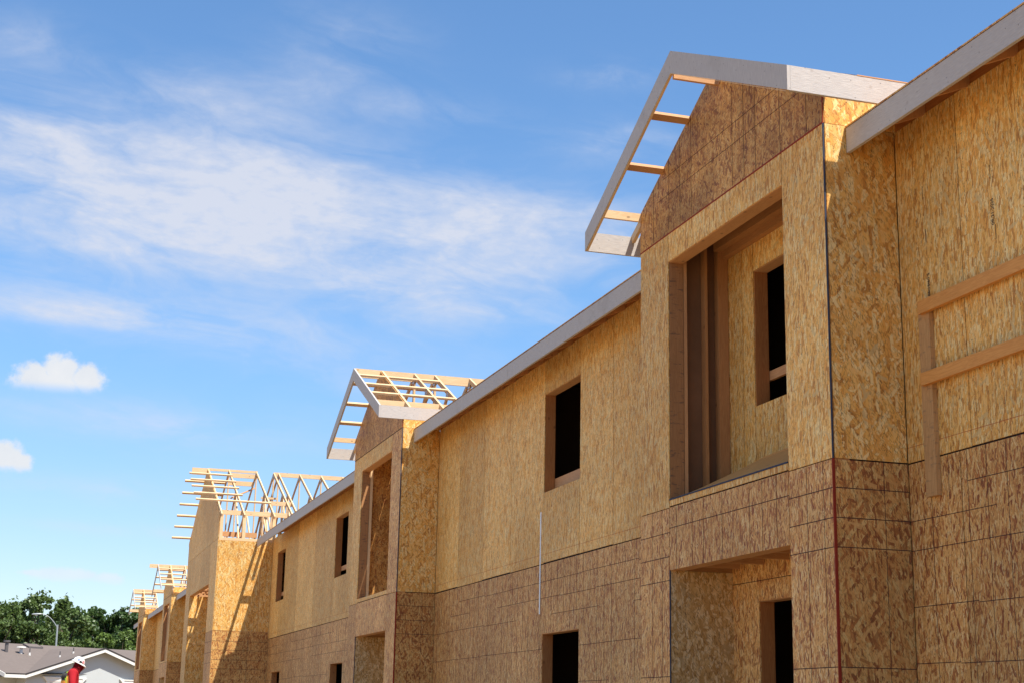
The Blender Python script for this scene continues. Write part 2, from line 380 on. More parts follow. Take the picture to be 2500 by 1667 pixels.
GAP = .011
def cells(a0, a1, b0, b1, holes):
    """split rectangle by holes into rectangles"""
    xs = sorted({a0, a1} | {min(max(h[i], a0), a1) for h in holes for i in (0, 1)})
    zs = sorted({b0, b1} | {min(max(h[i], b0), b1) for h in holes for i in (2, 3)})
    out = []
    for i in range(len(xs)-1):
        run = None
        for j in range(len(zs)-1):
            mx, mz = (xs[i]+xs[i+1])/2, (zs[j]+zs[j+1])/2
            solid = not any(h[0] < mx < h[1] and h[2] < mz < h[3] for h in holes)
            if solid and xs[i+1]-xs[i] > 1e-5 and zs[j+1]-zs[j] > 1e-5:
                if run: run[3] = zs[j+1]
                else: run = [xs[i], xs[i+1], zs[j], zs[j+1]]
            else:
                if run: out.append(run); run = None
        if run: out.append(run)
    return out
def sheets(mb, ax, P, th, a0, a1, b0, b1, splits, holes, mat, jog=0.0):
    """sheathing sheets in plane ax=P..P+th, cut at 'splits', with openings"""
    s_ = [a0]+[q for q in sorted(splits) if a0 < q < a1]+[a1]
    for i in range(len(s_)-1):
        off = (RND.uniform(0, 40), RND.uniform(0, 40))
        j0 = RND.uniform(-jog, jog)
        for (u0, u1, w0, w1) in cells(s_[i]+GAP/2, s_[i+1]-GAP/2, b0+(j0 if jog else 0), b1, holes):
            off2 = (off[0], off[1])
            if ax == 'X': mb.box(P, P+th, u0, u1, w0, w1, mat, 'Z', off2)
            else: mb.box(u0, u1, P, P+th, w0, w1, mat, 'Z', off2)
def hline(mb, ax, P, a0, a1, z, t=.0065, mat='line_brown', dz=0.0):
    if ax == 'X': mb.box(P-.0016, P+.001, a0, a1, z-t/2, z+t/2, mat)
    else: mb.box(a0, a1, P-.0016, P+.001, z-t/2, z+t/2, mat)
def vline(mb, ax, P, a, z0, z1, t=.005, mat='line_brown'):
    if ax == 'X': mb.box(P-.0014, P+.001, a-t/2, a+t/2, z0, z1, mat)
    else: mb.box(a-t/2, a+t/2, P-.0014, P+.001, z0, z1, mat)

XF, XB, XE, XR = 6.5, 5.842, 6.045, 5.347
ZJ, ZG, ZFT, ZFB = 3.10, 5.842, 5.82, 5.605
TH = .012
WZ0, WZ1, LZ1 = 4.036, 5.378, 2.182     # window bottoms and heads upstairs, heads downstairs
SLOPE = .48

def grid_marks(mb, ax, P, a0, a1, z0, z1, zlines, step=.24, prob=.7, rnd=None, holes=()):
    r = rnd or RND
    def segs(lo, hi, fixed, vert):
        out = [(lo, hi)]
        for h in holes:
            f0, f1, s0, s1 = (h[0], h[1], h[2], h[3]) if vert else (h[2], h[3], h[0], h[1])
            if f0-.01 < fixed < f1+.01:
                nx = []
                for (p_, q_) in out:
                    if s1 <= p_ or s0 >= q_: nx.append((p_, q_)); continue
                    if s0-.01 > p_: nx.append((p_, s0-.01))
                    if s1+.01 < q_: nx.append((s1+.01, q_))
                out = nx
        return out
    y = a0+step*.5
    while y < a1:
        if r.random() < prob:
            s0 = z0 if r.random() < .6 else r.uniform(z0, z1-.3)
            for p_, q_ in segs(s0, z1, y, True): vline(mb, ax, P, y, p_, q_, .0036)
        y += step
    for z in zlines:
        a = a0
        while a < a1:
            b_ = min(a1, a+r.uniform(1.0, 1.9)); zz = z+r.uniform(-.012, .012)
            if r.random() < .85:
                for p_, q_ in segs(a, b_, zz, False): hline(mb, ax, P, p_, q_, zz, .0052)
            a = b_

def opening_frame(root, y0, y1, z0, z1, xf=XF, depth=.14, board=(.27, .36), mats=('lumber_red', 'lumber_fir'), open_bottom=False):
    mb = MB(); t = .005
    mb.box(xf+TH, xf+depth+.01, y0-.002, y0+t, z0, z1, mats[0], 'Z')
    mb.box(xf+TH, xf+depth+.01, y1-t, y1+.002, z0, z1, mats[0], 'Z')
    mb.box(xf+TH, xf+depth+.01, y0+t, y1-t, z1-t, z1+.002, mats[1], 'Y')
    if not open_bottom: mb.box(xf+TH, xf+depth+.01, y0+t, y1-t, z0-.002, z0+t, mats[1], 'Y')
    o = mb.build('window_frame', root)
    if board:
        b_ = MB(); b_.box(xf+depth+.015, xf+depth+.05, y0-.1, y1+.1, z0+board[0], z0+board[1], 'lumber_fir', 'Y'); q = b_.build('guard_board', o)
    return o

def facade(root, y0, y1, windows, ysplit, lower_splits, near, end_lo=None, zb=-.1, light_only=False):
    """a length of street wall: framing slab with the two storeys' sheathing on it"""
    holes = [(w[0], w[1], w[2], w[3]) for w in windows]
    fr = MB()
    for (u0, u1, w0, w1) in cells(y0, y1, zb, ZG, holes): fr.box(XF+TH+.003, XF+.14, u0, u1, w0, w1, 'lumber_fir', 'Z'); fr.box(XF+TH-.001, XF+TH+.0028, u0+.001, u1-.001, w0+.001, w1-.001, 'seam_dark')
    wall = fr.build('wall', root)
    s = MB(); sheets(s, 'X', XF, TH, y0, y1, ZJ, ZG, ysplit, holes, 'osb_pale', jog=.005 if near else 0)
    if near: hline(s, 'X', XF, y0, y1, ZJ+.115, .0035, 'chalk_line')
    s.build('upper_sheathing', wall, 'pale upper storey sheathing boards')
    s = MB(); sheets(s, 'X', XF+.002, TH-.002, y0, y1, zb, ZJ-.017, lower_splits, holes, 'osb_brown')
    r = random.Random(int(y0*10))
    if near: grid_marks(s, 'X', XF+.002, y0, y1, 1.0, ZJ-.02, [2.855, 2.645, 2.42, 1.98, 1.55], rnd=r, holes=holes)
    # ink lines must not hang in the openings
    s.build('lower_sheathing', wall, 'brown lower storey sheathing boards')
    for w in windows:
        if w[2] < 0: opening_frame(root, *w, board=False, open_bottom=True)
        else: opening_frame(root, *w, board=False if w[2] < 3 else ((.03, .20) if y0 < 20 else (.17, .27)))
    return wall

def main_roof(root, y0, y1, sheath=True, xs=XE-.003, tails=True, tail_end=None, fascia_end=None):
    """eave of the long roof: sheathing, fascia board, rafter tails and blocking"""
    r = MB()
    rz = lambda x: 5.8225+SLOPE*(x-XE)
    xr = 12.0
    if sheath:
        segs = sheath if isinstance(sheath, list) else [(y0, y1, xs)]
        for (a, b_, x0) in segs:
            p = [(x0, rz(x0)), (xr, rz(xr)), (xr, rz(xr)+.014), (x0, rz(x0)+.014)]
            r.prism(p, a+.004, b_-.004, 'osb_brown_crossed', 'Y')
    r.prism([(xr, rz(xr)), (18, rz(xr)-2.88), (18, rz(xr)-2.866), (xr, rz(xr)+.014)], y0, y1, 'osb_brown_crossed', 'Y')
    roof = r.build('roof', root)
    f = MB()
    ya = y0
    n = max(1, int((y1-y0)//4.2)); 
    for i in range(n):                     # the fascia is nailed on in lengths
        a = y0+(y1-y0)*i/n; b_ = y0+(y1-y0)*(i+1)/n
        q1, q2 = RND.uniform(-.003, .003), RND.uniform(-.004, .004)
        f.box(XE+q1, XE+.03+q1, a+(.0025 if i else .012), b_-(.0025 if i < n-1 else .012), ZFB+q2, ZFT+q2-.002, 'primed_board', 'Y')
    f.build('fascia', roof, 'white primed fascia board')
    if tails:
        y = y0+.3
        while y < (tail_end or y1-.1):
            t = MB(); t.prism([(XE+.032, ZFB+.05), (XF+.1, ZG+.03), (XF+.1, ZG+.19), (XE+.032, ZFT-.005)], y-.018, y+.018, 'lumber_fir', 'Y')
            t.build('rafter_tail', roof)
            y += .61
        b_ = MB(); b_.box(XF+.012, XF+.05, y0, tail_end or y1, ZG+.004, ZG+.19, 'lumber_red', 'Y')
        k = y0+.6
        while k < (tail_end or y1):
            for d in (-.07, 0, .07): b_.cyl((XF+.009, k+d, ZG+.10), (XF+.013, k+d, ZG+.10), .026, .026, 'ink', 10)
            k += 1.83
        b_.build('blocking', roof)
    return roof

def truss(par, x, yc, half, P, slope, mat='lumber_pale', zb=None, web=True, tail=True, name='roof_truss', extra=None):
    t = MB(); w, h = .036, .085
    za = P-h*.56
    for s_ in (-1, 1):
        yl = half if tail else half-.34
        t.beam((x, yc, za), (x, yc+s_*yl, za-slope*yl), w, h, mat, up=(0, s_*slope, 1))
    zb = ZG+.05 if zb is None else zb
    inner = half-.34
    t.beam((x, yc-inner, zb), (x, yc+inner, zb), w, h, mat)
    if web:
        t.beam((x, yc, zb+.04), (x, yc, P-.12), w, .07, mat, up=(0, 1, 0))
        for s_ in (-1, 1):
            q = inner*.5
            t.beam((x, yc+s_*q*.98, P-.1-slope*q), (x, yc+s_*.06, zb+.04), w, .07, mat, up=(0, 1, 0))
            if inner > 2.5:
                t.beam((x, yc+s_*q, P-.1-slope*q), (x, yc+s_*q, zb+.04), w, .07, mat, up=(0, 1, 0))
                t.beam((x, yc+s_*q, P-.1-slope*q), (x, yc+s_*inner*.8, zb+.04), w, .07, mat, up=(0, 1, 0))
    for s_ in (-1, 1):
        t.beam((x, yc+s_*(inner-.02), zb), (x, yc+s_*(inner-.02), P-slope*inner-.06), w, .07, mat, up=(0, 1, 0))
    for sx in (-1, 1):
        xa = x+sx*(w/2+.0005)
        for (yy, zz) in ((yc, P-.14), (yc-inner*.5, P-.1-slope*inner*.5), (yc+inner*.5, P-.1-slope*inner*.5), (yc, zb+.03)):
            t.box(xa, xa+sx*.0015, yy-.07, yy+.07, zz-.05, zz+.05, 'plate')
    return t.build(name, par)

def bay(root, y0, y1, finished=True, sheathed=False, near=False, gable='osb_gable', pier='osb_pale', eave_board=True, truss_x=(), purlin_to=None, rake=True, purlin_ys=None, ridge_to=9.2, ridge_from=None, zb=-.1, rake_h=.21, corner=True, gable_splits=()):
    X0 = XB; yc = (y0+y1)/2; P = 7.235
    oy0, oy1 = yc-1.222, yc+1.228
    oz0, oz1, lz = 3.178, 5.557, 2.50
    # framing: front wall slab, side walls (studs), recess
    f = MB()
    holes = [(oy0, oy1, oz0, oz1), (oy0, oy1, -9, lz)]
    for (u0, u1, w0, w1) in cells(y0+TH, y1-TH, zb, ZG, holes): f.box(X0+TH+.003, X0+.15, u0, u1, w0, w1, 'lumber_fir', 'Z'); f.box(X0+TH-.001, X0+TH+.0028, u0+.001, u1-.001, w0+.001, w1-.001, 'seam_dark')
    f.box(X0+.15, XF, y0+TH-.002, y0+TH-.0005, ZJ-.05, ZJ+.05, 'seam_dark'); f.box(X0+TH+.001, XF, y0+TH-.003, y0+TH-.0021, ZG-.03, ZG+.03, 'seam_dark')
    f.box(X0+.15, XF, y0+TH, y0+.10, zb, ZG, 'lumber_fir', 'Z')
    f.box(X0+.15, XF, y1-.10, y1-TH, zb, ZG, 'lumber_fir', 'Z')
    B = f.build('bay', root)
    # sheathing
    s = MB()
    hu = [(oy0, oy1, oz0, oz1)]
    sheets(s, 'X', X0, TH, y0, oy0, ZJ, ZG, [], [], pier)
    sheets(s, 'X', X0, TH, oy0, oy1, oz1, ZG, [], [], 'osb_pale')
    sheets(s, 'X', X0, TH, oy1, y1, ZJ, ZG, [], [], 'osb_pale')
    s.box(X0, X0+TH, oy0+GAP, oy1-GAP, ZJ+.012, oz0-.003, 'osb_pale')
    s.build('upper_sheathing', B, 'pale boards round the upper opening')
    s = MB()
    sheets(s, 'X', X0, TH, y0, oy0, zb, ZJ-.008, [], [], 'osb_brown')
    sheets(s, 'X', X0, TH, oy0, oy1, lz, ZJ-.002, [], [], 'osb_brown')
    sheets(s, 'X', X0, TH, oy1, y1, zb, ZJ-.008, [], [], 'osb_brown')
    if near:
        r = random.Random(5)
        for z in (2.87, 2.64, 2.415, 1.52):
            hline(s, 'X', X0, y0, oy0, z); hline(s, 'X', X0, oy1, y1, z-.01)
        hline(s, 'X', X0, oy0, oy1, 2.90)
        for y in (y0+.16, y0+.43, oy1+.18, oy1+.42): vline(s, 'X', X0, y, .9, ZJ-.01, .0045)
        for y in (yc-1.0, yc-.74, yc-.5, yc+.05, yc+.45, yc+.7, yc+1.06): vline(s, 'X', X0, y, lz, ZJ-.01, .0045)
    s.build('lower_sheathing', B, 'brown boards round the lower opening')
    for (Y, d, nm) in ((y0, 1, 'near'), (y1-TH, 1, 'far')):
        s = MB()
        sheets(s, 'Y', Y, TH, X0+TH, XF, ZJ, ZG, [], [], 'osb_pale_crossed')
        sheets(s, 'Y', Y, TH, X0+TH, XF+.25, ZG+.004, 6.16, [], [], 'osb_pale_crossed')
        s.box(X0+TH, XF, Y+.001, Y+TH, zb, ZJ-.012, 'osb_brown_crossed')
        if near or True:
            for z in (2.87, 2.64, 2.415, 1.52): hline(s, 'Y', Y+.001, X0+TH, XF, z, .0065)
            vline(s, 'Y', Y+.001, X0+.44, .9, ZJ-.01, .0035)
        s.build('side_sheathing', B)
    # corner edges: painted board edges
    if corner:
        s = MB()
        s.box(X0-.0035, X0+.008, y0-.0035, y0+.006, ZJ-.004, ZG, 'edge_blue'); s.box(X0-.008, X0+.014, y0-.006, y0+.006, zb, ZJ-.006, 'edge_red')
        s.box(X0-.0015, X0+.006, y0-.0015, y0+.004, ZG, 6.1, 'edge_red')
        s.build('corner_edge', B, 'dark blue and red painted board edges')
    # gable triangle
    s = MB(); e = .012
    zl = P-SLOPE*(y1-yc)
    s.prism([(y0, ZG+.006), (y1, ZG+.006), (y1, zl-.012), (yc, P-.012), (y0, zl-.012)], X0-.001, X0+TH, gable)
    if near:
        for y in (y0+.27, y0+.74, y0+1.21, y0+1.44, y0+1.68, y0+2.6, y0+2.87, y0+3.15, y0+3.55):
            vline(s, 'X', X0-.001, y, ZG+.02, P-SLOPE*abs(y-yc)-.03, .0055)
        hline(s, 'X', X0-.001, yc-1.9, yc+1.5, ZG+.42, .004); hline(s, 'X', X0-.001, yc-1.45, yc+1.35, ZG+.62, .004)
        s.prism([(y0-.002, ZG-.003), (y1, ZG-.003), (y1, ZG+.01), (y0-.002, ZG+.01)], X0-.004, X0+.004, 'edge_red')
    else: hline(s, 'X', X0-.001, y0, y1, ZG+.002, .012, 'seam_dark')
    s.build('gable_sheathing', B, 'dark brown triangular gable boards')
    # opening jambs, recess walls, back wall
    s = MB(); t = .006
    s.box(X0+TH, X0+.158, oy1-t, oy1, oz0, oz1, 'lumber_stained', 'Z'); s.box(X0+TH, X0+.158, oy0, oy0+t, oz0, oz1, 'lumber_stained', 'Z')
    s.box(X0+TH, X0+.158, oy0+t, oy1-t, oz1-.006, oz1+.001, 'lumber_fir', 'Y')
    s.build('jamb', B)
    for Yw, sg in ((oy1, 1), (oy0, -1)):
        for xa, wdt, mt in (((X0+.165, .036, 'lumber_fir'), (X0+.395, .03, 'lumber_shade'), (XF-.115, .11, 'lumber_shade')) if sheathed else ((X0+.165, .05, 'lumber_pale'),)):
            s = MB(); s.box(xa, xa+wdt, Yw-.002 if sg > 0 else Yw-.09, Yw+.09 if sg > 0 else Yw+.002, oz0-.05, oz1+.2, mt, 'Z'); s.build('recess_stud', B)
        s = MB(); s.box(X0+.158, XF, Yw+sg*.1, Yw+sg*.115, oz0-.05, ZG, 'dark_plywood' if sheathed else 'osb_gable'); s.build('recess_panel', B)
    s = MB(); s.box(X0+TH, XF, oy0-.1, oy1+.1, oz0-.05, oz0-.003, 'lumber_pale', 'Y')
    if near:
        s.box(X0-.006, X0+.03, oy0+.01, oy1-.01, oz0-.012, oz0+.002, 'edge_blue')
    s.build('sill_plate', B)
    # lower recess: sheathed return wall, joists overhead
    s = MB()
    s.box(X0+TH, XF-.001, oy1-.004, oy1+TH-.006, zb, lz+.001, 'osb_pale_beige')
    s.box(X0-.002, X0+.008, oy1-.006, oy1+.003, zb, lz, 'edge_blue')
    s.build('recess_lining', B)
    s = MB(); s.box(X0+TH, XF-.001, oy0-TH+.006, oy0+.004, zb, lz+.001, 'osb_pale_crossed'); s.build('recess_lining', B)
    s = MB(); s.box(X0+TH, X0+.05, oy0, oy1, lz+.002, 2.99, 'lumber_fir', 'Y'); s.box(X0+.05, X0+.14, oy0, oy1, lz+.002, lz+.04, 'lumber_fir', 'Y')
    y = oy0+.3
    while y < oy1:
        s.box(X0+.14, XF, y-.018, y+.018, lz+.03, 2.99, 'lumber_fir', 'X'); y += .50
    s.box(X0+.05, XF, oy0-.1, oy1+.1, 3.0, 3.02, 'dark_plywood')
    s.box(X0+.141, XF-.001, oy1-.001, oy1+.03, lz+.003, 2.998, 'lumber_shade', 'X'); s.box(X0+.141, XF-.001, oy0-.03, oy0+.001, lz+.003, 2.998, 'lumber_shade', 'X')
    s.build('floor_joists', B)
    wy0, wy1 = yc-.68, yc+.67
    holes = [(wy0, wy1, WZ0, WZ1), (wy0, wy1, -9, 2.2)]
    s = MB()
    for (u0, u1, w0, w1) in cells(y0+.1, y1-.1, zb, ZG, holes): s.box(XF+TH+.001, XF+.14, u0, u1, w0, w1, 'lumber_fir', 'Z')
    back = s.build('back_wall', B) if False else s.build('back_wall', root)
    s = MB(); sheets(s, 'X', XF, TH, y0+.1, y1-.1, ZJ, ZG-.12, [wy0, wy1, wy1+.25], [holes[0]], 'osb_pale')
    sheets(s, 'X', XF, TH, y0+.1, y1-.1, zb, ZJ-.01, [], [holes[1]], 'osb_brown')
    s.box(XF-.004, XF+TH, oy0, oy1, 2.385, 2.39, 'seam_dark')
    s.build('sheathing', back)
    opening_frame(root, wy0, wy1, WZ0, WZ1)
    opening_frame(root, wy0, wy1, zb, 2.2, board=False, open_bottom=True)
    if not sheathed:
        s = MB(); s.box(X0+.27, XF, y0+.1, y1-.1, ZG-.012, ZG, 'dark_plywood'); s.build('recess_ceiling_or_sun_block', B)  # sheet added to block sun from this open-roofed recess
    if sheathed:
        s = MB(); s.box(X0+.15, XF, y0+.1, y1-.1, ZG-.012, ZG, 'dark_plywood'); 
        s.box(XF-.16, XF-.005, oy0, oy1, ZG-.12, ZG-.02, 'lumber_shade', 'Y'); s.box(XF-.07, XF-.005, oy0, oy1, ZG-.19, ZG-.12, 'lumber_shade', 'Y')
        s.build('recess_ceiling_or_sun_block', B)
    # roof: rake boards, eave boards, outlookers, ridge
    half = 2.30
    if rake:
        for s_ in (-1, 1):
            s = MB(); a = (yc, P); b_ = (yc+s_*half, P-SLOPE*half)
            vh = rake_h
            poly = [a, b_, (b_[0], b_[1]-vh), (yc, P-vh*1.08)]
            s.prism(poly, XR, XR+.03, 'primed_board', off=(RND.uniform(0, 9), RND.uniform(0, 9)))
            if near: s.prism([(yc, P-vh*1.08), (b_[0]-s_*.03, b_[1]-vh+.004), (b_[0]-s_*.03, b_[1]-vh-.001), (yc, P-vh*1.08-.005)], XR+.004, XR+.028, 'lumber_pale')
            s.build('rake_board', B, 'white primed rake board')
    if eave_board:
        for s_ in (-1, 1):
            ye = yc+s_*half
            s = MB(); s.box(XR+.031, 6.95, ye-s_*.03, ye, P-SLOPE*half-rake_h, P-SLOPE*half, 'primed_board', 'X')
            s.build('eave_board', B, 'white primed eave board')
    s = MB(); rf = XR+.03 if ridge_from is None else ridge_from
    s.box(rf, ridge_to, yc-.018, yc+.018, P-(.28 if near else .16), P-.012-(.0 if near else -.012), 'lumber_pale' if not near else 'lumber_fir', 'X')
    s.build('ridge_board', B)
    pys = purlin_ys or (.72, 1.36)
    xe = purlin_to or X0
    for s_ in (-1, 1):
        for d in pys:
            s = MB(); z = P-SLOPE*d
            n_ = Vector((0, s_*SLOPE, 1)).normalized()
            c0 = Vector((XR+.03, yc+s_*d, z))-n_*.019
            s.beam(c0, c0+Vector((xe-XR-.03, 0, 0)), .085, .036, 'lumber_pale' if s_ < 0 or not near else 'lumber_fir', up=n_)
            s.build('outlooker', B)
        s = MB(); d = y1-yc+.0; z = P-SLOPE*d
        s.box(XR+.03, xe, yc+s_*d-.018, yc+s_*d+.018, z-.10, z-.012, 'lumber_pale', 'X')
        s.build('outlooker', B)
    truss(B, X0+.03+TH, yc, half-.03, P, SLOPE)
    for x in truss_x: truss(B, x, yc, half-.03, P, SLOPE)
    if sheathed:
        s = MB()
        rz = lambda d: P-SLOPE*d
        xa = 5.97
        s.prism([(yc, P+.002), (y0+.08, rz(yc-y0-.08)+.002), (y0+.08, rz(yc-y0-.08)+.014), (yc, P+.014)], xa+.25, 9.4, 'osb_brown_crossed')
        s.prism([(yc, P+.002), (yc+half-.01, rz(half-.01)+.002), (yc+half-.01, rz(half-.01)+.014), (yc, P+.014)], xa, 9.4, 'osb_brown_crossed')
        s.box(5.97, 6.9, yc-half-.003, yc-half+.03, rz(half)+.001, rz(half)+.009, 'lumber_fir', 'X')
        s.build('roof_sheathing', B)
    return B

# ------------------------------------------------------------------ ground
m, g, b = newmat('bare_earth', .95, .1)
tc = g.n('ShaderNodeTexCoord')
n1 = g.noise(tc.outputs['Object'], .35, 6, .6); n2 = g.noise(tc.outputs['Object'], 9.0, 4, .65)
col = g.mix(g.sstep(n1, .35, .65), (.29, .195, .105, 1), (.37, .26, .15, 1))
col = g.mix(g.m('MULTIPLY', g.sstep(n2, .55, .75), .4), col, (.15, .105, .07, 1))
g.put(b.inputs['Base Color'], col)
bp = g.n('ShaderNodeBump'); bp.inputs['Strength'].default_value = .5; bp.inputs['Distance'].default_value = .03; g.put(bp.inputs['Height'], n2); g.put(b.inputs['Normal'], bp.outputs[0])
s = MB(); R = 1500
N = 24
s.face([(-R, -R, 0), (R, -R, 0), (R, R, 0), (-R, R, 0)], [(0, 0), (1, 0), (1, 1), (0, 1)], 'bare_earth')
o = s.build('ground'); o['kind'] = 'structure'

# ------------------------------------------------------------------ the near block
B1 = thing('unfinished_apartment_building', (XF, 20.0, 0), 'near two storey building in bare strand board with two gabled bays and white fascia', 'building', 'unfinished wood framed buildings in a row')
bays = [(10.426, 14.333), (24.973, 28.865)]
F1 = (-8.0, 10.426); F2 = (14.333, 24.973); F3 = (28.865, 43.062)
facade(B1, *F1, [(3.0, 4.4, WZ0, WZ1)], [-6, -3.6, -1.2, 1.2, 3.0, 4.4, 5.6, 6.9, 8.24, 9.56], [-4, -1.5, 1, 3.4, 5.8, 7.2, 8.6, 9.72], True)
facade(B1, *F2, [(17.965, 19.370, WZ0, WZ1), (17.965, 19.370, .9, LZ1)], [15.2, 16.81, 17.965, 19.37, 20.82, 22.22, 23.6], [15.3, 16.7, 17.965, 19.45, 20.9, 22.4, 23.8], True)
facade(B1, *F3, [(32.54, 33.90, WZ0, WZ1), (32.54, 33.90, .9, LZ1), (40.79, 42.12, WZ0, WZ1), (40.79, 42.12, .9, LZ1)], [30.2, 31.4, 33.92, 36.4, 38.8, 41.5], [30.4, 31.6, 34.0, 36.4, 38.8, 41.4], True)
main_roof(B1, *F1); main_roof(B1, *F2)
main_roof(B1, *F3, sheath=[(28.865, 41.4, XE-.003), (41.4, 43.06, 6.40)], tail_end=41.3)
bay(B1, *bays[0], sheathed=True, near=True)
bay(B1, *bays[1], pier='osb_brown', truss_x=(6.49, 6.88, 7.55, 8.2, 8.85), purlin_to=6.90, purlin_ys=(.38, .95, 1.5), near=False, ridge_to=9.3)
# closed shell behind: rear wall, ends, floor between storeys, so the rooms are dark
s = MB()
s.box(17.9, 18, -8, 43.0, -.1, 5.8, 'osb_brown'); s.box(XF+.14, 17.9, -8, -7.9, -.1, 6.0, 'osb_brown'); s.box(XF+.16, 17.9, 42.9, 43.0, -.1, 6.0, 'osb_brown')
s.build('rear_wall', B1)
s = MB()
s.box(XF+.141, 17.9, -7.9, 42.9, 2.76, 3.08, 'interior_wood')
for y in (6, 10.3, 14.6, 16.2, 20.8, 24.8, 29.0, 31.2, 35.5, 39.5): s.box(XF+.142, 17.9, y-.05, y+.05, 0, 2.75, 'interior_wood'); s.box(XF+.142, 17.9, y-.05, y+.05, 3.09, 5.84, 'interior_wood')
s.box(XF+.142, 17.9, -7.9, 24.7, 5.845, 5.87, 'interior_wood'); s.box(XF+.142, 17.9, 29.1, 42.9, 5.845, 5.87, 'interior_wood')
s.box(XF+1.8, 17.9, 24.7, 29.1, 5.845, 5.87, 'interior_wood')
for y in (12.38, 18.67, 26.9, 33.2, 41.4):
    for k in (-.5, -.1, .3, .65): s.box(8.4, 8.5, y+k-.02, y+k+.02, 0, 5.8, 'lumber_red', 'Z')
s.build('floor_and_partitions', B1)
# loose overhang parts at the far end of this roof, seen against the next bay
s = MB(); s.box(6.24, 6.31, 42.45, 43.03, 5.87, 5.93, 'lumber_pale', 'Y'); s.box(6.08, 6.4, 42.2, 42.24, 5.72, 5.86, 'lumber_pale', 'X')
s.build('lookout', B1)

# ------------------------------------------------------------------ the far block with the tall stair bay
B2 = thing('unfinished_apartment_building', (XF, 64.0, 0), 'far two storey building with a tall bay of bare trusses and protruding outlookers', 'building', 'unfinished wood framed buildings in a row')
def stair_bay(root):
    X0, y0, y1 = 4.973, 43.062, 51.05; yc = 47.055; P = 8.33; SL = .44
    oy0, oy1, oz1 = 44.68, 49.81, 4.655; zj = 3.285; zg = 5.79; zb = -.1
    f = MB()
    for (u0, u1, w0, w1) in cells(y0+TH, y1-TH, zb, zg, [(oy0, oy1, -9, oz1)]): f.box(X0+TH+.001, X0+.15, u0, u1, w0, w1, 'lumber_fir', 'Z')
    f.box(X0+.15, XF+.1, y0+TH, y0+.1, zb, zg, 'lumber_fir'); f.box(X0+.15, XF+.1, y1-.1, y1-TH, zb, zg, 'lumber_fir')
    B = f.build('stair_bay', root)
    s = MB()
    sheets(s, 'X', X0, TH, y0, oy0, zj, zg, [], [], 'osb_pale'); sheets(s, 'X', X0, TH, oy0, oy1, oz1, zg, [47.2], [], 'osb_pale'); sheets(s, 'X', X0, TH, oy1, y1, zb, zg, [], [], 'osb_pale')
    s.box(X0, X0+TH, y0, oy0, zb, zj-.008, 'osb_brown')
    for z in (3.0, 2.7, 2.42): hline(s, 'X', X0, y0, oy0, z, .008)
    s.build('front_sheathing', B)
    s = MB()
    sheets(s, 'Y', y0, TH, X0+TH, XF, zj, zg-.05, [6.19], [], 'osb_pale_crossed')
    s.box(X0+TH, XF, y0+.001, y0+TH, zb, zj-.012, 'osb_brown_crossed')
    for z in (3.0, 2.76, 2.5, 2.26): hline(s, 'Y', y0+.001, X0+TH, XF, z, .008)
    vline(s, 'Y', y0+.001, 5.95, 1, zj-.01, .008)
    s.build('side_sheathing', B)
    s = MB(); s.box(X0+TH, XF+.2, y1-TH, y1, zb, zg, 'osb_pale_crossed'); s.build('side_sheathing', B)
    s = MB()
    zl = P-SL*(y1-yc)
    s.prism([(y0, zg+.008), (y1+.03, zg+.008), (y1+.03, zl-.2), (yc+2.6, P-SL*2.6-.03), (yc, P-.03), (yc-2.8, P-SL*2.8-.03), (y0, zl-.14)], X0-.001, X0+TH, 'osb_pale')
    s.build('gable_sheathing', B)
    # plates and side framing above the wall
    s = MB(); s.box(X0+.02, XF+1.5, y0+.005, y0+.09, zg-.045, zg+.03, 'lumber_pale', 'X')
    x = X0+.05
    for x in (X0+.02, 5.62, 6.45):
        s.box(x, x+.09, y0+.01, y0+.12, zg+.03, 6.50, 'lumber_pale', 'Z'); pass
    s.box(X0+.03, 6.9, y0+.3, y0+.34, 6.49, 6.62, 'lumber_pale', 'X'); s.box(X0+.03, 6.2, y0+1.2, y0+1.24, 5.98, 6.12, 'lumber_fir', 'X')
    s.build('side_plate', B)
    s = MB(); s.box(4.515, 5.0, yc-.02, yc+.02, P-.22, P-.01, 'lumber_pale', 'X'); s.box(5.0, 6.50, yc-.02, yc+.02, P-.075, P, 'lumber_pale', 'X'); s.box(5.6, 6.5, yc-.02, yc+.02, P-.24, P-.10, 'lumber_pale', 'X')
    s.build('ridge_board', B)
    s = MB(); s.box(7.0, 11.2, yc-.02, yc+.02, P-.13, P, 'lumber_pale', 'X'); s.build('ridge_board', B)
    for i, (d, xa, xb) in enumerate([(.65, 4.38, 5.66), (1.27, 4.37, 5.70), (1.9, 4.35, 5.72), (2.55, 4.36, 5.75), (3.15, 4.37, 6.50)]):
        n_ = Vector((0, -SL, 1)).normalized(); c0 = Vector((xa, yc-d, P-SL*d))+n_*.01
        s = MB(); s.beam(c0, c0+Vector((xb-xa, 0, 0)), .085, .042, 'lumber_pale', up=n_); s.build('outlooker', B)
    for d, xb in [(.7, 5.65), (1.35, 5.65), (1.98, 5.65), (2.62, 5.0), (3.25, 5.0), (3.9, 5.0)]:
        n_ = Vector((0, SL, 1)).normalized(); c0 = Vector((4.39, yc+d, P-SL*d))-n_*.02
        s = MB(); s.beam(c0, c0+Vector((xb-4.39, 0, 0)), .085, .042, 'lumber_pale', up=n_); s.build('outlooker', B)
    for d, s_ in [(.42, 1)]:
        s = MB(); s.box(5.7, 6.45, yc+s_*d-.02, yc+s_*d+.02, P-.42, P-.28, 'lumber_pale', 'X'); s.build('brace', B)
    for x in (X0+.03, 5.63, 6.467): truss(B, x, yc, 4.05+.2, P-.01, SL, zb=zg+.06)
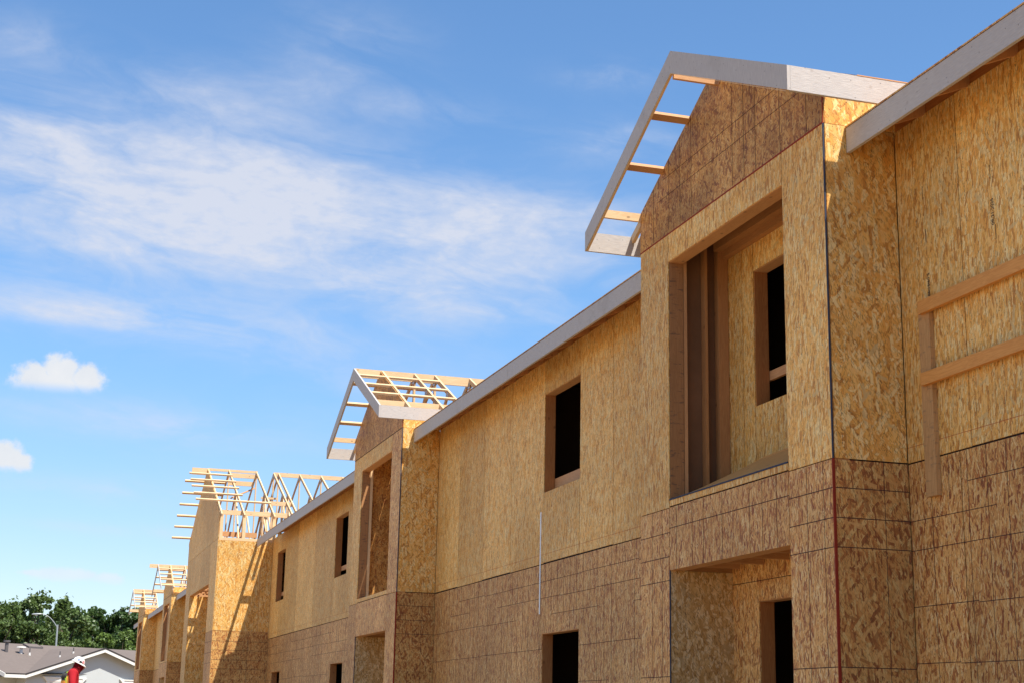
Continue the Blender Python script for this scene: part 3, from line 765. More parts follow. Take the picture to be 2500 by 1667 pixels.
    for x in (7.0, 7.15, 7.81, 8.48, 9.15, 9.8): truss(B, x, yc, 4.25, P-.01, SL, zb=zg+.06)
    s = MB(); s.box(6.5, 7.15, 44.2, 44.24, 6.93, 7.05, 'lumber_pale', 'X'); s.build('brace', B); s = MB(); s.box(6.5, 7.0, 46.0, 46.04, 7.35, 7.41, 'lumber_pale', 'X'); s.build('brace', B)
    for k, y in enumerate((45.6,)):   # long diagonal braces between trusses
        s = MB(); s.beam((5.65, y+.6, 7.35-.2*k), (6.5, y+2.1 if y < 47 else y-1.5, P-.45), .036, .085, 'lumber_fir', up=(0, 1, 0)); s.build('brace', B)
    # recess
    s = MB()
    s.box(X0+TH, 5.66, oy1-.004, oy1+TH-.006, zj-.09, oz1+.001, 'osb_pale_crossed'); s.box(X0+TH, 5.66, oy1-.004, oy1+TH-.006, zb, zj-.10, 'osb_pale_crossed')
    s.build('recess_lining', B)
    s = MB(); s.box(5.66, 5.68, oy0-.3, oy1+.3, zb, 5.7, 'osb_gable'); s.build('recess_lining', B)
    s = MB(); s.box(X0+.15, 5.66, oy0-.02, oy0+.004, zb, oz1, 'osb_pale'); s.build('recess_lining', B)
    s = MB()
    for k in range(8): s.box(X0+.15, 5.66, oy0+.3+k*.62, oy0+.34+k*.62, oz1+.02, oz1+.2, 'lumber_fir', 'X')
    s.build('ceiling_joists', B)
stair_bay(B2)
facade(B2, 51.05, 65.93, [(55, 56.4, WZ0, WZ1), (62.6, 64, WZ0, WZ1)], [52.3, 54.7, 57.1, 59.5, 62, 64.4], [53, 55.4, 58, 60.4, 62.8], False)
bay(B2, 65.93, 69.74, gable='osb_pale', eave_board=False, truss_x=(6.49, 7.55), purlin_to=6.5, purlin_ys=(.38, .95, 1.5, 2.1), ridge_to=6.9, ridge_from=5.0, rake_h=.11, corner=False)
facade(B2, 69.74, 80.70, [(74.5, 75.9, WZ0, WZ1)], [71, 73.4, 75.9, 78.3], [72, 74.4, 77, 79], False)
bay(B2, 80.70, 84.45, gable='osb_pale', eave_board=False, truss_x=(6.49, 7.55), purlin_to=6.5, purlin_ys=(.38, .95, 1.5, 2.1), ridge_to=6.9, rake_h=.11, corner=False)
facade(B2, 84.45, 88.6, [], [86], [86], False)
for a, b_ in ((51.05, 65.93), (69.74, 80.7), (84.45, 90.6)):
    main_roof(B2, a, b_, sheath=[(a, b_, XE-.003)])
s = MB()
s.box(17.9, 18, 43.1, 88, -.1, 5.8, 'osb_brown'); s.box(XF+.14, 17.9, 88.5, 88.6, -.1, 6.0, 'osb_brown')
s.build('rear_wall', B2)
s = MB()
s.box(XF+.141, 17.9, 43.1, 88.4, 2.76, 3.08, 'interior_wood')
for y in (53, 57.5, 61.5, 65.5, 70, 77, 80.5, 84.8): s.box(XF+.142, 17.9, y-.05, y+.05, 0, 2.75, 'lumber_red'); s.box(XF+.142, 17.9, y-.05, y+.05, 3.09, 5.84, 'lumber_red')
s.build('floor_and_partitions', B2)

# ------------------------------------------------------------------ small things on the near building
gr = thing('guard_rail', (6.45, 10.0, 2.8), 'wooden guard rail of two orange boards on a weathered post, high on the near wall', 'guard rail')
s = MB(); s.box(XF-.040, XF-.001, 9.978, 10.127, 2.79, 4.30, 'lumber_weathered', 'Z'); s.build('post', gr, 'grey weathered upright')
for z0, z1, y in ((4.200, 4.303, 10.07), (3.640, 3.738, 10.075)):
    s = MB(); s.box(XF-.079, XF-.041, 5.2, y, z0, z1, 'lumber_rail', 'Y'); s.build('rail', gr, 'orange fir board')
s = MB(); s.box(XF-.040, XF-.001, 5.6, 5.75, 2.79, 4.30, 'lumber_weathered', 'Z'); s.build('post', gr)
s = MB(); s.box(XF-.004, XF-.0005, 19.455, 19.495, 2.443, 3.79, 'galvanised'); o = s.build('metal_strap')
tag(o, 'narrow galvanised strap with punched holes nailed upright across the joint between storeys', 'metal strap')
# loose sheet lying on the sill of the first bay
s = MB()
vs = [(5.90, 13.35, 3.20), (5.90, 11.2, 3.20), (6.35, 11.2, 3.50), (6.35, 12.6, 3.475), (6.30, 13.33, 3.378)]
s.quad(vs, 'lumber_rail'); s.quad([(x, y, z-.012) for x, y, z in vs][::-1], 'lumber_rail')
for i in range(5):
    a, b_ = vs[i], vs[(i+1) % 5]; s.quad([a, b_, (b_[0], b_[1], b_[2]-.012), (a[0], a[1], a[2]-.012)], 'lumber_rail')
o = s.build('plywood_board'); tag(o, 'loose pale plywood offcut lying in the open upper recess of the nearest bay', 'board')
# printed date stamps on the two sheets of the near wall
def stamp(txt, x, y, z, size, flip, par):
    cu_ = bpy.data.curves.new('t', 'FONT'); cu_.body = txt; cu_.size = size; cu_.extrude = .0004; cu_.offset = .0006
    to = bpy.data.objects.new('t', cu_); C.objects.link(to); bpy.context.view_layer.update()
    me = bpy.data.meshes.new_from_object(to.evaluated_get(bpy.context.evaluated_depsgraph_get()))
    bpy.data.objects.remove(to)
    # text runs down the sheet, faces -X
    ex, ey = (Vector((0, 0, -1)), Vector((0, -1, 0))) if not flip else (Vector((0, 0, 1)), Vector((0, 1, 0)))
    ez = ex.cross(ey); Mx = Matrix(((ex.x, ey.x, ez.x, x), (ex.y, ey.y, ez.y, y), (ex.z, ey.z, ez.z, z), (0, 0, 0, 1)))
    me.transform(Mx); me.materials.clear(); me.materials.append(MATS['ink'])
    o = bpy.data.objects.new('printed_stamp', me); C.objects.link(o); attach(o, par); return o
wall1 = [o for o in bpy.data.objects if o.name.startswith('wall')][0]
stamp('09-21-2025', XF-.0012, 9.137, 4.66, .044, True, wall1)
stamp('S-09-21-2025', XF-.0012, 10.037, 4.53, .042, False, wall1)
s = MB()
for (y, z) in ((9.125, 4.60), (9.155, 5.07), (10.03, 4.84), (10.05, 5.2), (10.02, 4.42)): s.box(XF-.0016, XF+.001, y-.0025, y+.0025, z-.055, z+.055, 'ink')
s.build('printed_dashes', wall1)

# ------------------------------------------------------------------ house beyond the end of the row
m, g, b = newmat('shingles', .9, .15)
tc = g.n('ShaderNodeTexCoord'); n = g.noise(tc.outputs['Object'], 3.0, 6, .7); n2 = g.noise(tc.outputs['Object'], .4, 3, .5)
g.put(b.inputs['Base Color'], g.mix(g.m('MULTIPLY_ADD', n, .7, g.m('MULTIPLY', n2, .3)), (.125, .10, .085, 1), (.205, .165, .142, 1)))
simple('stucco_grey', (.47, .49, .48), .9, .1, .04, 1.5)
simple('trim_cream', (.70, .68, .62), .6, .3, .03)
simple('roof_edge', (.035, .03, .028), .6)
simple('window_glass', (.30, .30, .25), .15, .5, .3, 1.0)
simple('vent_metal', (.11, .095, .09), .5, .4)
simple('pipe_pale', (.60, .57, .52), .6)
TH_ = rad(35); eu = Vector((math.cos(TH_), math.sin(TH_), 0)); en = Vector((-math.sin(TH_), math.cos(TH_), 0)); H0 = Vector((2.0, 100.0, 0))
def H(l, o, z): return H0 + eu*l + en*o + Vector((0, 0, z))
house = thing('house', tuple(H(4, 5, 0)), 'single storey pale grey house with brown shingle roof and cream trim behind the worker', 'house')
house['rotfix'] = 0
SH = .31
lp, zp = 3.88, 4.92      # gable peak on the rake plane
ov = .52                 # overhang in front of the wall
le, re_ = -1.87, 9.63
ze = zp-SH*(lp-le)
s = MB()
ob = 5.6                 # where the gable ridge meets the main roof
zr = 5.2; orid = 6.6; em = 0.0
# main roof: front slope from eave (o=em) to ridge (o=orid)
ms = (zr-ze)/(orid-em)
ml, mr = -3.25, 22
def mz(o_): return ze+ms*(o_-em)
s.quad([H(ml, em, ze), H(le, em, ze), H(le+8.0, orid, zr), H(ml, orid, zr)], 'shingles')
s.quad([H(le, em+.001, ze-.002), H(mr, em+2.5, mz(2.5)-.02), H(mr, orid, zr), H(le, orid, zr-.004)], 'shingles')
s.quad([H(ml, orid, zr), H(mr, orid, zr), H(mr, orid*2, ze), H(ml, orid*2, ze)], 'shingles')
# front gable roof, both slopes, running back to the main roof
back = (zp-ze)/ms
s.quad([H(le, 0, ze+.02), H(lp, 0, zp), H(lp, back, zp), H(le, .02, ze+.02)], 'shingles')
s.quad([H(lp, 0, zp), H(re_, 0, ze+.02), H(re_, .3, ze+.02), H(lp, back, zp)], 'shingles')
roof = s.build('roof', house)
s = MB()      # rakes and eaves: dark drip edge on cream boards
for sg, ll in ((-1, le), (1, re_)):
    a = H(lp, -.03, zp); b_ = H(ll, -.03, ze)
    for (h0, h1, mt, o_) in ((.03, -.05, 'roof_edge', -.02), (-.05, -.25, 'trim_cream', 0)):
        v = [a+Vector((0, 0, h0))+en*o_, b_+Vector((0, 0, h0))+en*o_, b_+Vector((0, 0, h1))+en*o_, a+Vector((0, 0, h1))+en*o_]
        w = [q+en*.05 for q in v]
        s.quad(v, mt); s.quad(w[::-1], mt)
        for i in range(4): s.quad([v[i], v[(i+1) % 4], w[(i+1) % 4], w[i]], mt)
for (h0, h1, mt) in ((.03, -.05, 'roof_edge'), (-.05, -.24, 'trim_cream')):
    v = [H(ml, -.02, ze+h0), H(le, -.02, ze+h0), H(le, -.02, ze+h1), H(ml, -.02, ze+h1)]; w = [q+en*.05 for q in v]
    s.quad(v, mt); s.quad(w[::-1], mt)
    for i in range(4): s.quad([v[i], v[(i+1) % 4], w[(i+1) % 4], w[i]], mt)
v = [H(ml, 0, ze), H(ml, orid, zr), H(ml, orid, zr-.24), H(ml, 0, ze-.24)]; w = [q-eu*.05 for q in v]
s.quad(v, 'trim_cream'); s.quad(w[::-1], 'trim_cream')
for i in range(4): s.quad([v[i], v[(i+1) % 4], w[(i+1) % 4], w[i]], 'trim_cream')
s.build('trim', roof)
s = MB()      # walls
s.quad([H(le+.4, ov, 0), H(re_-.4, ov, 0), H(re_-.4, ov, ze+SH*.4-.05), H(lp, ov, zp-.05), H(le+.4, ov, ze+SH*.4-.05)][0:1]+[H(re_-.4, ov, 0), H(re_-.4, ov, ze+SH*.4-.05), H(lp, ov, zp-.05), H(le+.4, ov, ze+SH*.4-.05)], 'stucco_grey')
s.quad([H(le+.4, ov, 0), H(le+.4, ov, ze), H(le+.4, 1.6, ze), H(le+.4, 1.6, 0)], 'stucco_grey')
s.quad([H(ml+.3, 1.4, 0), H(le+.4, 1.4, 0), H(le+.4, 1.4, ze+.3), H(ml+.3, 1.4, ze+.3)], 'stucco_grey')
s.quad([H(ml+.3, 1.4, 0), H(ml+.3, 1.4, ze+.3), H(ml+.3, orid*2, ze+.3), H(ml+.3, orid*2, 0)], 'stucco_grey')
s.quad([H(ml+.3, .35, ze+.1), H(ml+.3, 1.4, ze+.1), H(ml+.3, orid, zr-.1), H(ml+.3, orid-.01, zr-.1)], 'stucco_grey')
s.quad([H(mr-.3, 1.4, 0), H(mr-.3, orid*2, 0), H(mr-.3, orid*2, ze), H(mr-.3, 1.4, ze)], 'stucco_grey')
s.quad([H(ml+.3, orid*2-.3, 0), H(mr-.3, orid*2-.3, 0), H(mr-.3, orid*2-.3, ze), H(ml+.3, orid*2-.3, ze)], 'stucco_grey')
s.quad([H(re_-.4, 1.4, 0), H(mr-.3, 1.4, 0), H(mr-.3, 1.4, ze+.3), H(re_-.4, 1.4, ze+.3)], 'stucco_grey')
s.quad([H(ml, 0.02, ze-.2), H(le+.4, 0.02, ze-.2), H(le+.4, 1.5, ze-.2), H(ml, 1.5, ze-.2)], 'stucco_grey')
s.build('wall', house)
def hbox(mb, l0, l1, o0, o1, z0, z1, mt):
    c = [[H(l, o_, z) for l, z in ((l0, z0), (l1, z0), (l1, z1), (l0, z1))] for o_ in (o0, o1)]
    mb.quad(c[0], mt); mb.quad(c[1][::-1], mt)
    for i in range(4): mb.quad([c[0][i], c[0][(i+1) % 4], c[1][(i+1) % 4], c[1][i]], mt)
for (l0, l1) in ((-.28, 3.0), (5.55, 8.6)):
    s = MB(); zt = 3.05
    hbox(s, l0+.25, l1-.25, ov-.08, ov, zt-.28, zt-.02, 'trim_cream')
    for t_, sg in ((l0, 1), (l1, -1)):     # flared crown ends
        v = [H(t_, ov-.12, zt), H(t_+sg*.35, ov-.12, zt), H(t_+sg*.35, ov-.12, zt-.34)]; w = [q+en*.12 for q in v]
        s.quad(v, 'trim_cream'); s.quad(w[::-1], 'trim_cream')
        for i in range(3): s.quad([v[i], v[(i+1) % 3], w[(i+1) % 3], w[i]], 'trim_cream')
        hbox(s, t_+sg*.3 if sg > 0 else t_-.5, t_+.5 if sg > 0 else t_-.3, ov-.07, ov, 1.2, zt-.28, 'trim_cream')
    hbox(s, l0+.3, l1-.3, ov-.119, ov-.08, zt-.07, zt, 'trim_cream')
    hbox(s, l0+.3, l1-.3, ov-.10, ov, 1.05, 1.2, 'trim_cream')
    w_ = s.build('window', house)
    s = MB(); hbox(s, l0+.5, l1-.5, ov-.03, ov-.01, 1.2, zt-.28, 'window_glass'); s.build('pane', w_)
    s = MB()
    for t_ in (l0+.5, (l0+l1)/2-.03, l1-.56): hbox(s, t_, t_+.06, ov-.05, ov-.031, 1.2, zt-.28, 'trim_cream')
    hbox(s, l0+.5, l1-.5, ov-.052, ov-.031, zt-.36, zt-.28, 'trim_cream'); s.build('sash', w_)
# roof vents, pipes and skylight, standing on the slopes
def rp(u, v):
    """point of the main front slope under a line of sight"""
    d = fw + r2*((u-1250)/3749.165) - u2*((v-833.5)/3749.165); o = Vector((0, 0, CAMZ))
    nn = (en*(-ms) + Vector((0, 0, 1))); p0 = H(0, em, ze); t = (p0-o).dot(nn)/d.dot(nn); return o+d*t
for (u, v, h_, r_, cap) in ((15, 1590, .62, .11, 1), (51, 1594, .36, .10, 2), (72, 1598, .42, .035, 0)):
    p = rp(u, v); s = MB()
    s.cyl(p-Vector((0, 0, .1)), p+Vector((0, 0, h_)), r_, r_, 'vent_metal' if cap != 2 else 'pipe_pale')
    if cap == 1: s.cyl(p+Vector((0, 0, h_-.02)), p+Vector((0, 0, h_+.1)), .2, .2, 'vent_metal')
    if cap == 2: s.cyl(p+Vector((0, 0, h_)), p+Vector((0, 0, h_+.07)), .3, .26, 'pipe_pale')
    if cap == 0: s.cyl(p-Vector((0, 0, .05)), p+Vector((0, 0, .16)), .085, .05, 'pipe_pale')
    s.build('roof_vent', roof)
for (lx, ox) in ((1.9, 1.9), (2.75, 1.7)):
    p = H(lx, ox, zp-SH*(lp-lx)); s = MB(); s.cyl(p-Vector((0, 0, .1)), p+Vector((0, 0, .36)), .035, .035, 'vent_metal'); s.cyl(p-Vector((0, 0, .05)), p+Vector((0, 0, .12)), .07, .05, 'pipe_pale'); s.build('roof_vent', roof)
p = rp(88, 1582); s = MB()
for a_, b_ in ((0, 0),):
    q0 = p-eu*.55; hh = Vector((0, 0, .09))
    c = [q0, q0+eu*1.1, q0+eu*1.1+en*.7+Vector((0, 0, .7*ms)), q0+en*.7+Vector((0, 0, .7*ms))]
    s.quad([x+hh for x in c], 'shingles')
    for i in range(4): s.quad([c[i], c[(i+1) % 4], c[(i+1) % 4]+hh*1.3, c[i]+hh*1.3], 'vent_metal')
s.build('skylight', roof)

# ------------------------------------------------------------------ street lamp
simple('lamp_steel', (.33, .35, .34), .45, .5, .05, 3, .3)
simple('lamp_lens', (.75, .75, .72), .3)
sl = thing('street_lamp', (2.5, 115, 0), 'grey steel street lamp with a curved arm standing in front of the trees', 'street lamp')
s = MB(); s.cyl((2.52, 115, 0), (2.42, 115, 6.92), .085, .06, 'lamp_steel', 12); s.build('pole', sl)
s = MB(); pts = []
for k in range(13):
    t = k/12; a = rad(62)*(1-t)**1.0
    pts.append((2.42-1.25*t, 115-.05*t, 6.72+.93*(1-(1-t)**2.2)))
for k in range(12): s.cyl(pts[k], pts[k+1], .034-.001*k, .034-.001*(k+1), 'lamp_steel', 8, caps=False)
s.build('arm', sl)
s = MB(); x, y, z = pts[-1]
prof = [(0, .035, .035), (.12, .05, .04), (.32, .10, .06), (.52, .10, .05), (.64, .03, .02)]
for i in range(len(prof)-1):
    (a, w0, h0), (b_, w1, h1) = prof[i], prof[i+1]
    q = lambda xx, w, h: [Vector((x+.08-xx, y-w, z-.02-xx*.08)), Vector((x+.08-xx, y, z+h-xx*.08)), Vector((x+.08-xx, y+w, z-.02-xx*.08)), Vector((x+.08-xx, y, z-h*.9-xx*.08))]
    A, Bq = q(a, w0, h0), q(b_, w1, h1)
    for k in range(4): s.quad([A[k], A[(k+1) % 4], Bq[(k+1) % 4], Bq[k]], 'lamp_steel')
head = s.build('lamp_head', sl)
s = MB(); s.cyl((x-.25, y, z-.14), (x-.25, y, z-.09), .07, .11, 'lamp_lens', 10); s.build('lens', head)

# ------------------------------------------------------------------ trees
def leafmat(name, a, b_, tr=.35):
    m = bpy.data.materials.new(name); m.use_nodes = True; t = m.node_tree; t.nodes.clear(); g = G(t); MATS[name] = m
    ob = g.n('ShaderNodeTexCoord'); n = g.noise(ob.outputs['Object'], .9, 4, .7); n2 = g.noise(ob.outputs['Object'], 6, 2, .6)
    c = g.mix(g.m('MULTIPLY_ADD', n2, .5, g.m('MULTIPLY', g.sstep(n, .3, .7), .5)), list(a)+[1], list(b_)+[1])
    d = g.n('ShaderNodeBsdfDiffuse'); g.put(d.inputs[0], c); tl = g.n('ShaderNodeBsdfTranslucent'); g.put(tl.inputs[0], g.mix(.5, c, (.10, .16, .02, 1)))
    mx = g.n('ShaderNodeMixShader'); mx.inputs[0].default_value = tr; t.links.new(d.outputs[0], mx.inputs[1]); t.links.new(tl.outputs[0], mx.inputs[2])
    gl = g.n('ShaderNodeBsdfGlossy'); gl.inputs['Roughness'].default_value = .45; gl.inputs[0].default_value = (.8, .85, .8, 1)
    m2 = g.n('ShaderNodeMixShader'); m2.inputs[0].default_value = .035; t.links.new(mx.outputs[0], m2.inputs[1]); t.links.new(gl.outputs[0], m2.inputs[2])
    o = g.n('ShaderNodeOutputMaterial'); t.links.new(m2.outputs[0], o.inputs[0])
leafmat('leaf_mid', (.060, .10, .026), (.15, .21, .055))
leafmat('leaf_dark', (.036, .074, .020), (.095, .155, .042))
leafmat('leaf_bright', (.10, .16, .028), (.20, .28, .060))
simple('bark', (.12, .09, .065), .9, .1, .3, 4)
def tree(name, x, y, h, w, leaf, label, seed, n=9000, lsize=.22, lobes=26, low=.18, group='trees beyond the house', spiky=.0):
    r = random.Random(seed); root = thing(name, (x, y, 0), label, 'tree', group)
    s = MB(); tp = []
    nseg = 6; px, py = x, y
    for k in range(nseg+1):
        tp.append(Vector((px, py, h*.62*k/nseg))); px += r.uniform(-.15, .15); py += r.uniform(-.15, .15)
    for k in range(nseg): s.cyl(tp[k], tp[k+1], w*.035*(1-k/8), w*.035*(1-(k+1)/8), 'bark', 9, caps=False)
    L = []
    for i in range(lobes):
        a = r.uniform(0, 2*math.pi); zf = r.random()**.8; zz = h*(low+(1-low)*zf*.93)
        t = (zz/h-low)/(1-low); env = math.sin(math.pi*min(1, .16+t*.86))**.65
        rr = w*.5*env*math.sqrt(r.random())*.95
        R_ = w*r.uniform(.10, .20)*(1.0-.35*t)
        c = Vector((x+rr*math.cos(a), y+rr*math.sin(a), min(zz, h-R_*.8))); L.append((c, R_))
        b0 = tp[min(nseg, max(1, int(nseg*min(1, zz/h*1.2))))-1]
        mid = (b0+c)/2+Vector((0, 0, -.2)); s.cyl(b0, mid, w*.012, w*.008, 'bark', 5, caps=False); s.cyl(mid, c, w*.008, w*.003, 'bark', 5, caps=False)
    L.append((Vector((x, y, h*.93)), w*.09))
    s.build('trunk', root)
    V = []; F = []
    tot = sum(R_**2 for _, R_ in L)
    for c, R_ in L:
        kk = int(n*R_**2/tot)
        sub = [(c+Vector((r.gauss(0, 1), r.gauss(0, 1), r.gauss(0, .8))).normalized()*R_*r.uniform(.35, 1.0), R_*r.uniform(.22, .42)) for _ in range(11)]
        for _ in range(kk):
            cc, rr = sub[int(r.random()*11)]
            d = Vector((r.gauss(0, 1), r.gauss(0, 1), r.gauss(0, 1))).normalized()
            p = cc+d*rr*r.random()**.33
            if r.random() < spiky: p += Vector((0, 0, R_*r.uniform(.2, .9)))
            sz = lsize*r.uniform(.55, 1.3)
            nn = (d*.7+Vector((r.gauss(0, .6), r.gauss(0, .6), r.gauss(.35, .6)))).normalized()
            a_ = nn.cross(Vector((r.gauss(0, 1), r.gauss(0, 1), r.gauss(0, 1)))).normalized(); b2 = nn.cross(a_)
            i = len(V)
            V += [p-a_*sz*.5, p+b2*sz*.32, p+a_*sz*.5, p-b2*sz*.32]; F.append((i, i+1, i+2, i+3))
    me = bpy.data.meshes.new('crown'); me.from_pydata(V, [], F); me.materials.append(MATS[leaf]); me.update()
    o = bpy.data.objects.new('crown', me); C.objects.link(o); attach(o, root)
    return root
def gx(u, Y):      # bearing of a pixel column near the horizon at distance Y
    d = fw + r2*((u-1250)/3749.165) - u2*((1520-833.5)/3749.165); return d.x/d.y*Y
def gz(u, v, Y):
    d = fw + r2*((u-1250)/3749.165) - u2*((v-833.5)/3749.165); return CAMZ+d.z/d.y*Y
TR = [('broadleaf_tree', -25, 1462, 128, 7.0, 'leaf_mid', 'mid green tree cut by the left edge of the photograph', 1),
      ('broadleaf_tree', 35, 1463, 130, 6.0, 'leaf_mid', 'mid green broad tree above the two left roof vents of the house', 2),
      ('broadleaf_tree', 92, 1446, 131, 6.5, 'leaf_mid', 'tallest green tree with loose top shoots behind the street lamp arm', 3),
      ('broadleaf_tree', 148, 1455, 133, 6.2, 'leaf_mid', 'mid green tree with open gappy top just right of the street lamp', 4),
      ('dense_tree', 190, 1482, 139, 6.0, 'leaf_dark', 'dark green tree right of the worker helmet in the tree line', 5),
      ('dense_tree', 238, 1477, 141, 6.0, 'leaf_dark', 'dark rounded dense tree above the house gable peak', 6),
      ('dense_tree', 290, 1480, 141, 6.5, 'leaf_dark', 'dark rounded dense tree next to the open rafters of the farthest bay', 7),
      ('dense_tree', 345, 1488, 140, 6.5, 'leaf_dark', 'dark dense tree half hidden behind the farthest bay', 8)]
for (nm, u, v, Y, w, lf, lab, sd) in TR:
    tree(nm, gx(u, Y), Y, gz(u, v, Y), w, lf, lab, sd, n=15000 if 'mid' in lf else 13000, lsize=.30, lobes=34, spiky=.05 if lf == 'leaf_mid' else 0)
for (u, v, Y, w, lab, sd) in [(222, 1548, 122, 3.2, 'small bright green tree rising left of the house gable peak', 11), (262, 1538, 123, 3.6, 'taller bright green tree behind the house gable peak', 12), (305, 1532, 124, 4.0, 'bright green tree between the gable and the far bay', 13), (345, 1545, 124, 3.5, 'bright green tree mostly behind the far bay', 14)]:
    tree('small_tree', gx(u, Y), Y, gz(u, v, Y), w, 'leaf_bright', lab, sd, n=8000, lsize=.22, lobes=20, low=.1, group='bright small trees behind the house')
# far wood closing the gaps under the crowns
r = random.Random(77); V = []; F = []
for _ in range(26000):
    u = r.uniform(-60, 420); Y = r.uniform(146, 152); top = 1500+14*math.sin(u*.05)+9*math.sin(u*.13)
    x = gx(u, Y); z = r.uniform(0, gz(u, top, Y)); p = Vector((x, Y, z)); sz = r.uniform(.25, .5)
    a_ = Vector((r.gauss(0, 1), r.gauss(0, 1), r.gauss(0, 1))).normalized(); b2 = a_.cross(Vector((r.gauss(0, 1), r.gauss(0, 1), r.gauss(0, 1)))).normalized(); i = len(V)
    V += [p-a_*sz*.5, p+b2*sz*.35, p+a_*sz*.5, p-b2*sz*.35]; F.append((i, i+1, i+2, i+3))
me = bpy.data.meshes.new('woodland'); me.from_pydata(V, [], F); me.materials.append(MATS['leaf_dark']); me.update()
o = bpy.data.objects.new('woodland', me); C.objects.link(o); o['kind'] = 'stuff'; o['label'] = 'dark woodland closing the view behind the trees'; o['category'] = 'woodland'

# ------------------------------------------------------------------ worker
simple('shirt_red', (.40, .018, .026), .85, .15, .12, 8)
simple('hood_dark_red', (.13, .006, .008), .9, .1, .2, 12)
simple('skin', (.33, .17, .10), .55, .35, .05)
simple('trousers', (.045, .05, .07), .9, .1)
simple('boots', (.10, .06, .035), .7)
simple('vest_green', (.30, .50, .05), .7)
simple('vest_orange', (.85, .36, .06), .6)
simple('vest_dark', (.05, .045, .04), .8)
simple('helmet_white', (.86, .85, .82), .3, .5, .02)
simple('sticker_blue', (.20, .25, .55), .5)
simple('sticker_red', (.70, .28, .28), .5)
import bmesh
wx, wy = 1.12, 33.0
wk = thing('person', (wx, wy, 0), 'worker in white hard hat, red hood, red shirt and safety vest, head bowed, facing right', 'person')
def skin_mesh(name, verts, edges, radii, mat, par, lvl=2, root=0):
    me = bpy.data.meshes.new(name); me.from_pydata([Vector((wx, wy, 0))+Vector(v) for v in verts], edges, [])
    o = bpy.data.objects.new(name, me); C.objects.link(o)
    md = o.modifiers.new('s', 'SKIN'); md.use_smooth_shade = True
    sk = me.skin_vertices[0].data
    for i, r_ in enumerate(radii): sk[i].radius = (r_, r_) if not isinstance(r_, tuple) else r_; sk[i].use_root = (i == root)
    sb = o.modifiers.new('b', 'SUBSURF'); sb.levels = lvl; sb.render_levels = lvl
    bpy.context.view_layer.update()
    nm = bpy.data.meshes.new_from_object(o.evaluated_get(bpy.context.evaluated_depsgraph_get()))
    bpy.data.objects.remove(o)
    nm.materials.clear(); nm.materials.append(MATS[mat]); nm.polygons.foreach_set('use_smooth', [True]*len(nm.polygons))
    q = bpy.data.objects.new(name, nm); C.objects.link(q); attach(q, par); return q
# joints, facing +X: x forward, y sideways (near arm at -y)
bv = [(-.02, 0, .93), (-.03, 0, 1.10), (-.05, 0, 1.30), (-.04, 0, 1.42), (.01, 0, 1.46), (.04, 0, 1.50),      # 0 pelvis .. 5 head base
      (.06, 0, 1.56), (.045, 0, 1.61),
      (-.05, -.18, 1.43), (-.04, -.25, 1.17), (.10, -.22, 1.00), (.17, -.20, .97),
      (-.07, .17, 1.41), (-.02, .25, 1.17), (.18, .20, 1.05), (.25, .18, 1.04),
      (-.02, -.10, .88), (.14, -.11, .50), (.06, -.11, .10), (.20, -.12, .05),
      (-.02, .10, .88), (-.10, .11, .50), (-.28, .11, .14), (-.16, .12, .06)]
be = [(0, 1), (1, 2), (2, 3), (3, 4), (4, 5), (5, 6), (6, 7), (3, 8), (8, 9), (9, 10), (10, 11), (3, 12), (12, 13), (13, 14), (14, 15), (0, 16), (16, 17), (17, 18), (18, 19), (0, 20), (20, 21), (21, 22), (22, 23)]
br = [(.15, .12), (.14, .115), (.175, .14), (.13, .11), .075, .085, .095, .07, .085, .062, .040, .036, .072, .052, .040, .036, .10, .068, .045, .04, .10, .068, .045, .04]
body = skin_mesh('body', bv, be, br, 'trousers', wk)
body.data.materials.append(MATS['shirt_red']); body.data.materials.append(MATS['skin']); body.data.materials.append(MATS['boots']); body.data.materials.append(MATS['hood_dark_red'])
for p in body.data.polygons:
    c = p.center-Vector((wx, wy, 0))
    if c.z > 1.45 and abs(c.y) < .10: p.material_index = 4
    elif c.z > .93: p.material_index = 1 if not (abs(c.y) > .12 and c.z < 1.10) else 2
    elif c.z < .13: p.material_index = 3
    elif c.z > .95 and abs(c.y) > .16: p.material_index = 2
def blobm(mb, c, r3, mat, rot=0.0, n=20, m_=12, zmin=-1.0, flare=0.0):
    c = Vector((wx, wy, 0))+Vector(c); R_ = Matrix.Rotation(rot, 3, 'Y')
    P = lambda i, j: c+R_@Vector((r3[0]*math.cos(2*math.pi*i/n)*math.cos(ph(j)), r3[1]*math.sin(2*math.pi*i/n)*math.cos(ph(j)), r3[2]*math.sin(ph(j))))
    lo = math.asin(max(-1, zmin)); ph = lambda j: lo+(math.pi/2-lo)*j/m_
    for j in range(m_):
        for i in range(n):
            mb.face([P(i, j), P(i+1, j), P(i+1, j+1), P(i, j+1)], [(0, 0)]*4, mat)
# fingers: five on each hand, lightly curled
for (hx, hy, hz, sg) in ((.17, -.20, .97, -1), (.25, .18, 1.04, 1)):
    for k in range(4):
        yy = hy+(-.024+.016*k)
        skin_mesh('finger', [(hx+.01, yy, hz), (hx+.055, yy, hz-.012), (hx+.080-abs(k-1.5)*.004, yy, hz-.035), (hx+.085-abs(k-1.5)*.004, yy, hz-.058)], [(0, 1), (1, 2), (2, 3)], [.012, .0095, .0088, .0075], 'skin', body, 1)
    skin_mesh('thumb', [(hx, hy-sg*.03, hz), (hx+.03, hy-sg*.052, hz-.012), (hx+.055, hy-sg*.055, hz-.03)], [(0, 1), (1, 2)], [.013, .011, .009], 'skin', body, 1)
s = MB(); HR = rad(26)
blobm(s, (.05, 0, 1.545), (.100, .078, .125), 'hood_dark_red', HR)
blobm(s, (.005, 0, 1.465), (.095, .095, .085), 'hood_dark_red', 0)
